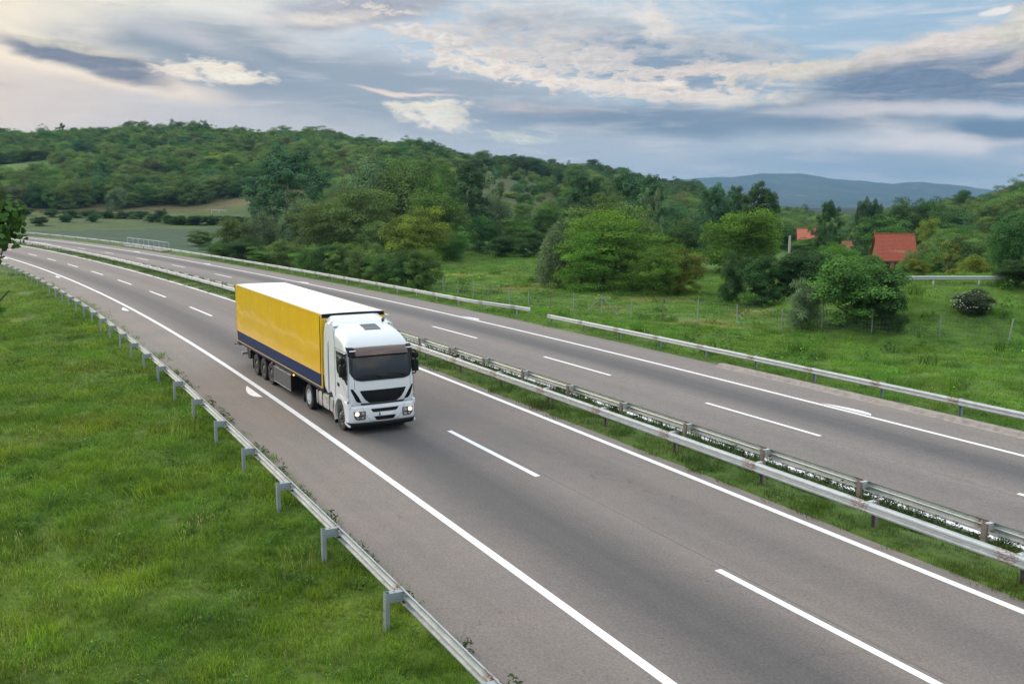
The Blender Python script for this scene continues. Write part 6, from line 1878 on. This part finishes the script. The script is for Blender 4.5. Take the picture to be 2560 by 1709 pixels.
def col_cover(mult=1.0, jit=.22, vary=1.):
    def f(x, y, z, s, l, rg):
        c = cover_color(x, y, z) * mult
        n = len(x); b = 1 + .30 * wob(x, y, 3.4, 3.)[:, None] + .22 * wob(x, y, 11, 6.)[:, None] + rg.normal(size=(n, 1)) * jit * .6
        b = b + .20 * wob(x, y, 1.7, 2.)[:, None]
        dry = np.clip(sstep(.35, .95, wob(x, y, 7.7, 5.)) * .35 + sstep(.5, 1., wob(x, y, 2.9, 8.)) * .3, 0, .6)[:, None] * vary
        c = c * (1 - dry) + np.array([.20, .205, .065]) * mult * dry
        lush = (sstep(.2, .9, wob(x, y, 4.6, 2.7)) * .5)[:, None] * vary
        c = c * (1 - lush) + np.array([.045, .105, .020]) * mult * lush
        hue = .2 * wob(x, y, 6.3, 4.)[:, None]
        c = c * np.clip(b, .45, 1.7) * np.hstack([1 + hue, np.ones((n, 1)), 1 - hue * .6])
        return c
    return f


scatter_band("roadside_grass", "lush green grass bank left of the motorway", "grass", -20, 190, -46, -2.72, 24, 120, _gc, .90, 21, col_cover(1.32, .2, .62), cap=115000)
scatter_band("roadside_weeds", "low broad-leaved weeds mixed into the grass bank near the guardrail", "weeds", -16, 90, -16, -2.75, 2.6, 75, _wc, .62, 22,
             lambda x, y, z, s, l, rg: cover_color(x, y, z) * np.array([.85, .98, 1.3]) * rg.uniform(.7, 1.3, (len(x), 1)), cap=7000,
             excl=lambda x, y, s, l: (wob(x, y, 6, 8.) < .0) & (l < -4.0))
scatter_band("median_grass", "grass growing in the strip between the two carriageways", "grass", -18, 190, 8.72, 12.92, 22, 190, _gc, .85, 23, col_cover(.66), power=1.3, cap=34000)
scatter_band("median_weeds", "taller dark weeds along the middle of the central strip", "weeds", -16, 120, 10.4, 13.0, 10, 120, _wc, .72, 24,
             lambda x, y, z, s, l, rg: np.array([.036, .070, .020]) * rg.uniform(.7, 1.4, (len(x), 1)), power=1.2, cap=14000)
scatter_band("field_grass", "meadow grass between the far guardrail and the trees", "grass", -30, 150, 25.1, 74, 11, 150, _gc, 1.0, 25, col_cover(1.12, .16, .35), power=1.15, cap=125000, gmax=2.2, hm=.85)
scatter_band("field_weeds", "rough weeds around the wire fence", "weeds", -25, 90, 26.5, 56, 1.6, 120, _wc, 1.15, 26,
             lambda x, y, z, s, l, rg: cover_color(x, y, z) * np.array([.75, .85, .95]) * rg.uniform(.6, 1.2, (len(x), 1)), power=1.0, cap=5200,
             excl=lambda x, y, s, l: wob(x, y, 9, 2.) < .15)


def stalks(seed, n):
    rg = np.random.default_rng(seed); mb = MB(); T = []
    for k in range(n):
        a = rg.uniform(0, 6.28); r = .3 * math.sqrt(rg.uniform()); x, y = r * math.cos(a), r * math.sin(a); h = rg.uniform(.28, .5); lx, ly = rg.normal(size=2) * .06
        w = .003; mb.add([(x - w, y, 0), (x + w, y, 0), (x + lx, y + ly, h)], [[0, 1, 2]])
        mb.add([(x + lx - .012, y + ly, h - .05), (x + lx, y + ly - .012, h - .02), (x + lx + .012, y + ly, h - .04), (x + lx, y + ly, h + .03)], [[0, 1, 2, 3]])
        T += [(1, 1, 1, 1)] * 7
    me = new_mesh("seed_stalk", mb.v, mb.f, attr={'tint': T}); me.materials.append(M['blade']); return me


_sc = source_collection("stalk_kind", [stalks(61, 16), stalks(62, 12), stalks(63, 20)])
scatter_band("seed_heads", "pale seed heads and dry stalks standing above the grass bank", "dry stalks", -16, 80, -30, -2.9, 1.4, 60, _sc, .9, 64,
             lambda x, y, z, s, l, rg: np.array([.24, .27, .13]) * rg.uniform(.6, 1.3, (len(x), 1)), cap=5000, excl=lambda x, y, s, l: wob(x, y, 5, 3.) < .1)


# weeds that hang over the asphalt edge, one by one behind the near guardrail
def edge_weeds():
    rr = random.Random(8); meshes = [weed(30 + k, 46, .16, .38, .055) for k in range(3)]
    for m_ in meshes: m_.materials.clear(); m_.materials.append(M['leaf'])
    for k, s in enumerate([-6.2, -5.4, -4.6, -3.0, -.4, 1.8, 2.6, 4.9, 7.2, 9.8, 12.0, 13.1, 17.0, 18.0, 18.8, 20.4, 24.5, 26.0]):
        l = -2.62 + rr.uniform(-.12, .06); x, y, z = [float(q) for q in road_pt(s, l, -.02)]
        o = obj("weed", meshes[k % 3], None, None, (x, y, z), (0, 0, rr.uniform(0, 6)), (rr.uniform(.7, 1.2),) * 3); o.color = (.045, .080, .022, 1)
        tag(o, "small leafy weed at the asphalt edge just behind the near guardrail", "weed", "weeds at the asphalt edge")


edge_weeds()


# ------------------------------------------------------------------ white flowering bush
def flower_bush():
    x, y = 31.0, 62.6; g = gz(x, y)
    o = plant('bush', 1, x, y, 3.1, 1.75, (.045, .065, .030), 'rounded bush covered in white blossom on the bank below the side road', None, rz=1.)
    rg = np.random.default_rng(3); n = 260
    d = rg.normal(size=(n, 3)); d /= np.linalg.norm(d, axis=1)[:, None]; d[:, 2] = np.abs(d[:, 2])
    C = d * np.array([.47, .47, .60]) * rg.uniform(.85, 1.05, n)[:, None] + np.array([0, 0, .36])
    v, f = leaf_cards(C, d + rg.normal(size=(n, 3)) * .3, rg.uniform(.022, .045, n), rg, 1.0)
    m = NT("blossom"); m.set(color=(.55, .54, .52), rough=.7)
    obj("blossom", new_mesh("blossom", v, f), m.m, o)


flower_bush()


# ------------------------------------------------------------------ tree at the left edge close to the camera
def near_tree():
    rg = np.random.default_rng(77); rr = random.Random(5)
    bx_, by_ = -9.75, 14.2; g = gz(bx_, by_)
    root = empty("poplar_tree", (bx_, by_, g)); tag(root, "tree with glossy dark leaves reaching in at the left edge, close to the camera", "tree")
    mb = MB(); top = 9.0 - g
    trunk = [(0, 0, -.3), (.05, .02, 2.5), (.0, .1, 5.0), (.12, .05, 7.2), (.1, .1, top)]
    mb.tube(trunk, [.13, .11, .09, .06, .02], 9); mb.build("trunk", M['bark'], root, smooth='auto')
    # limbs lie in world coordinates relative to the foot
    def W(x, y, z): return (x - bx_, y - by_, z - g)
    limbs = [[W(-9.7, 14.2, 5.0), W(-8.9, 14.1, 5.9), W(-8.15, 14.0, 6.75), W(-7.62, 13.95, 7.38), W(-7.45, 13.9, 7.9)],
             [W(-9.7, 14.2, 5.6), W(-9.0, 14.2, 6.9), W(-8.3, 14.1, 7.6), W(-7.9, 14.1, 8.1)],
             [W(-9.7, 14.2, 6.2), W(-9.2, 14.4, 7.4), W(-8.7, 14.4, 8.2)], [W(-9.7, 14.2, 5.3), W(-10.6, 14.5, 6.6), W(-11.2, 14.6, 7.8)],
             [W(-9.7, 14.2, 6.6), W(-10.3, 13.6, 7.6), W(-10.5, 13.2, 8.5)],
             [W(-8.5, 14.05, 6.35), W(-7.95, 13.9, 6.62), W(-7.62, 13.8, 6.74), W(-7.45, 13.8, 6.90)]]
    for L_ in limbs:
        b = MB(); b.tube(L_, [.026 * (1 - .21 * k) for k in range(len(L_))], 6); b.build("limb", M['bark'], root, smooth='auto')
    C = []; N_ = []
    cen = [((-8.45, 14.0, 8.25), (.62, .6, .62), 420), ((-8.15, 14.0, 7.80), (.55, .5, .42), 330), ((-7.78, 13.95, 8.02), (.30, .35, .26), 150), ((-7.74, 13.95, 7.72), (.26, .3, .24), 110), ((-8.75, 14.1, 7.6), (.7, .5, .5), 320),
           ((-8.2, 14.0, 7.35), (.35, .3, .22), 90), ((-8.3, 14.0, 8.65), (.4, .4, .25), 120), ((-9.6, 14.2, 8.4), (1.2, 1.1, 1.0), 1100), ((-10.8, 14.4, 7.8), (1.1, 1.0, 1.1), 800), ((-9.9, 13.4, 7.4), (1.0, .8, .9), 500),
           ((-8.05, 13.9, 6.58), (.16, .16, .14), 34), ((-8.6, 14.1, 7.0), (.5, .4, .25), 90)]
    for c, r, n in cen:
        d = rg.normal(size=(n, 3)); d /= np.linalg.norm(d, axis=1)[:, None]
        C.append(np.array(W(c[0] + .26, c[1], c[2] + .02)) + d * np.array(r) * (rg.uniform(0, 1, n) ** .45)[:, None]); N_.append(d * .5 + np.array([0, -.2, .5]) + rg.normal(size=(n, 3)) * .6)
    C = np.vstack(C); N_ = np.vstack(N_); n = len(C)
    # rounder six-sided leaves, slightly folded
    nn = N_ / np.linalg.norm(N_, axis=1)[:, None]; a = rg.normal(size=(n, 3)); a[:, 2] -= 1.0; a -= (a * nn).sum(1)[:, None] * nn; a /= np.linalg.norm(a, axis=1)[:, None]
    b = np.cross(nn, a); s = rg.uniform(.06, .115, n)[:, None]
    pts = [(-.5, 0, 0), (-.30, .36, .05), (.05, .42, .06), (.62, 0, 0), (.05, -.42, .06), (-.30, -.36, .05)]
    v = np.stack([C + a * s * p[0] + b * s * p[1] + nn * s * p[2] for p in pts], 1).reshape(-1, 3)
    i = np.arange(n)[:, None] * 6; f = np.vstack([i + np.array([0, 1, 2, 3]), i + np.array([0, 3, 4, 5])])
    T = np.repeat(rg.uniform(.55, 1.5, (n, 1)) * np.array([[1, 1, 1.]]), 6, 0)
    me = new_mesh("crown", v, f, attr={'tint': np.hstack([T, np.ones((len(T), 1))])}); o = obj("crown", me, M['leaf'], root); o.color = (.050, .098, .020, 1)


near_tree()
# ------------------------------------------------------------------ distant mountain and the air
def build_mountain():
    # skyline of the far range: (bearing tangent, elevation tangent)
    sky_ = [(-.12, -.012), (.03, .004), (.12, .015), (.19, .0208), (.232, .0236), (.262, .0262), (.30, .0262), (.33, .0222), (.366, .0196),
            (.40, .0166), (.43, .0176), (.46, .0158), (.50, .0118), (.54, .0080), (.60, .006), (.75, .010), (.95, .006), (1.2, .0)]
    T = np.array([p[0] for p in sky_]); E = np.array([p[1] for p in sky_])
    t = np.linspace(-.12, 1.2, 420); D0 = 6400.
    rows = np.linspace(0, 1, 60)
    V = []
    for i, r in enumerate(rows):
        y = D0 - 2600 * (1 - r)                         # front foot to crest
        prof = r ** 1.55
        crest = np.interp(t, T, E) * D0 + 8
        crest = crest + 3.5 * np.sin(t * 47) + 2.2 * np.sin(t * 118 + 2) + 1.3 * np.sin(t * 290 + 1)
        x = t * y
        z = -75 + (crest + 75) * prof
        ridg = (np.abs(np.sin(x / 330 + 1.3 * np.sin(y / 700.))) - .5) * 22 * np.sin(math.pi * min(1, r * 1.0)) + wob(x, y, 700, 2.) * 16 * np.sin(math.pi * r)
        V.append(np.stack([x, np.full_like(x, y), z + ridg], 1))
    for k, (dy, dz) in enumerate(((300, 14), (1500, 260))):
        x = t * (D0 + dy); V.append(np.stack([x, np.full_like(x, D0 + dy), V[59][:, 2] - dz], 1))
    V = np.array(V); nr, nc = V.shape[:2]
    i = (np.arange(nr - 1)[:, None] * nc + np.arange(nc - 1)[None]).ravel()
    f = np.stack([i, i + 1, i + nc + 1, i + nc], 1)
    n = NT("mountain_side"); P = n.coord('Object')
    a = n.noise(.0035, 6, .6, n.mapv(P, (1, .6, 4)), .6); b = n.noise(.011, 5, .6, n.mapv(P, (1, 1, 5)))
    c = n.mix(n.rng(a, .42, .56), (.020, .036, .026), (.045, .060, .040)); c = n.mix(n.rng(b, .60, .70, 0, .6), c, (.22, .20, .17))
    n.set(color=c, rough=.95, spec=.1)
    o = obj("mountain", new_mesh("mountain", V.reshape(-1, 3), f, smooth=True), n.m); tag(o, kind='structure')


build_mountain()


def build_haze(density=1.15e-4):
    m = bpy.data.materials.new("haze_air"); m.use_nodes = True; t = m.node_tree; t.nodes.clear()
    o = t.nodes.new('ShaderNodeOutputMaterial'); v = t.nodes.new('ShaderNodeVolumePrincipled')
    v.inputs['Color'].default_value = (.24, .44, .68, 1); v.inputs['Density'].default_value = density
    v.inputs['Anisotropy'].default_value = .2
    t.links.new(v.outputs[0], o.inputs['Volume'])
    mb = MB(); mb.box(-3500, 9500, -3000, 8100, -420, 200)
    h = mb.build("haze", m); tag(h, kind='stuff')
    h.display_type = 'WIRE'


build_haze()
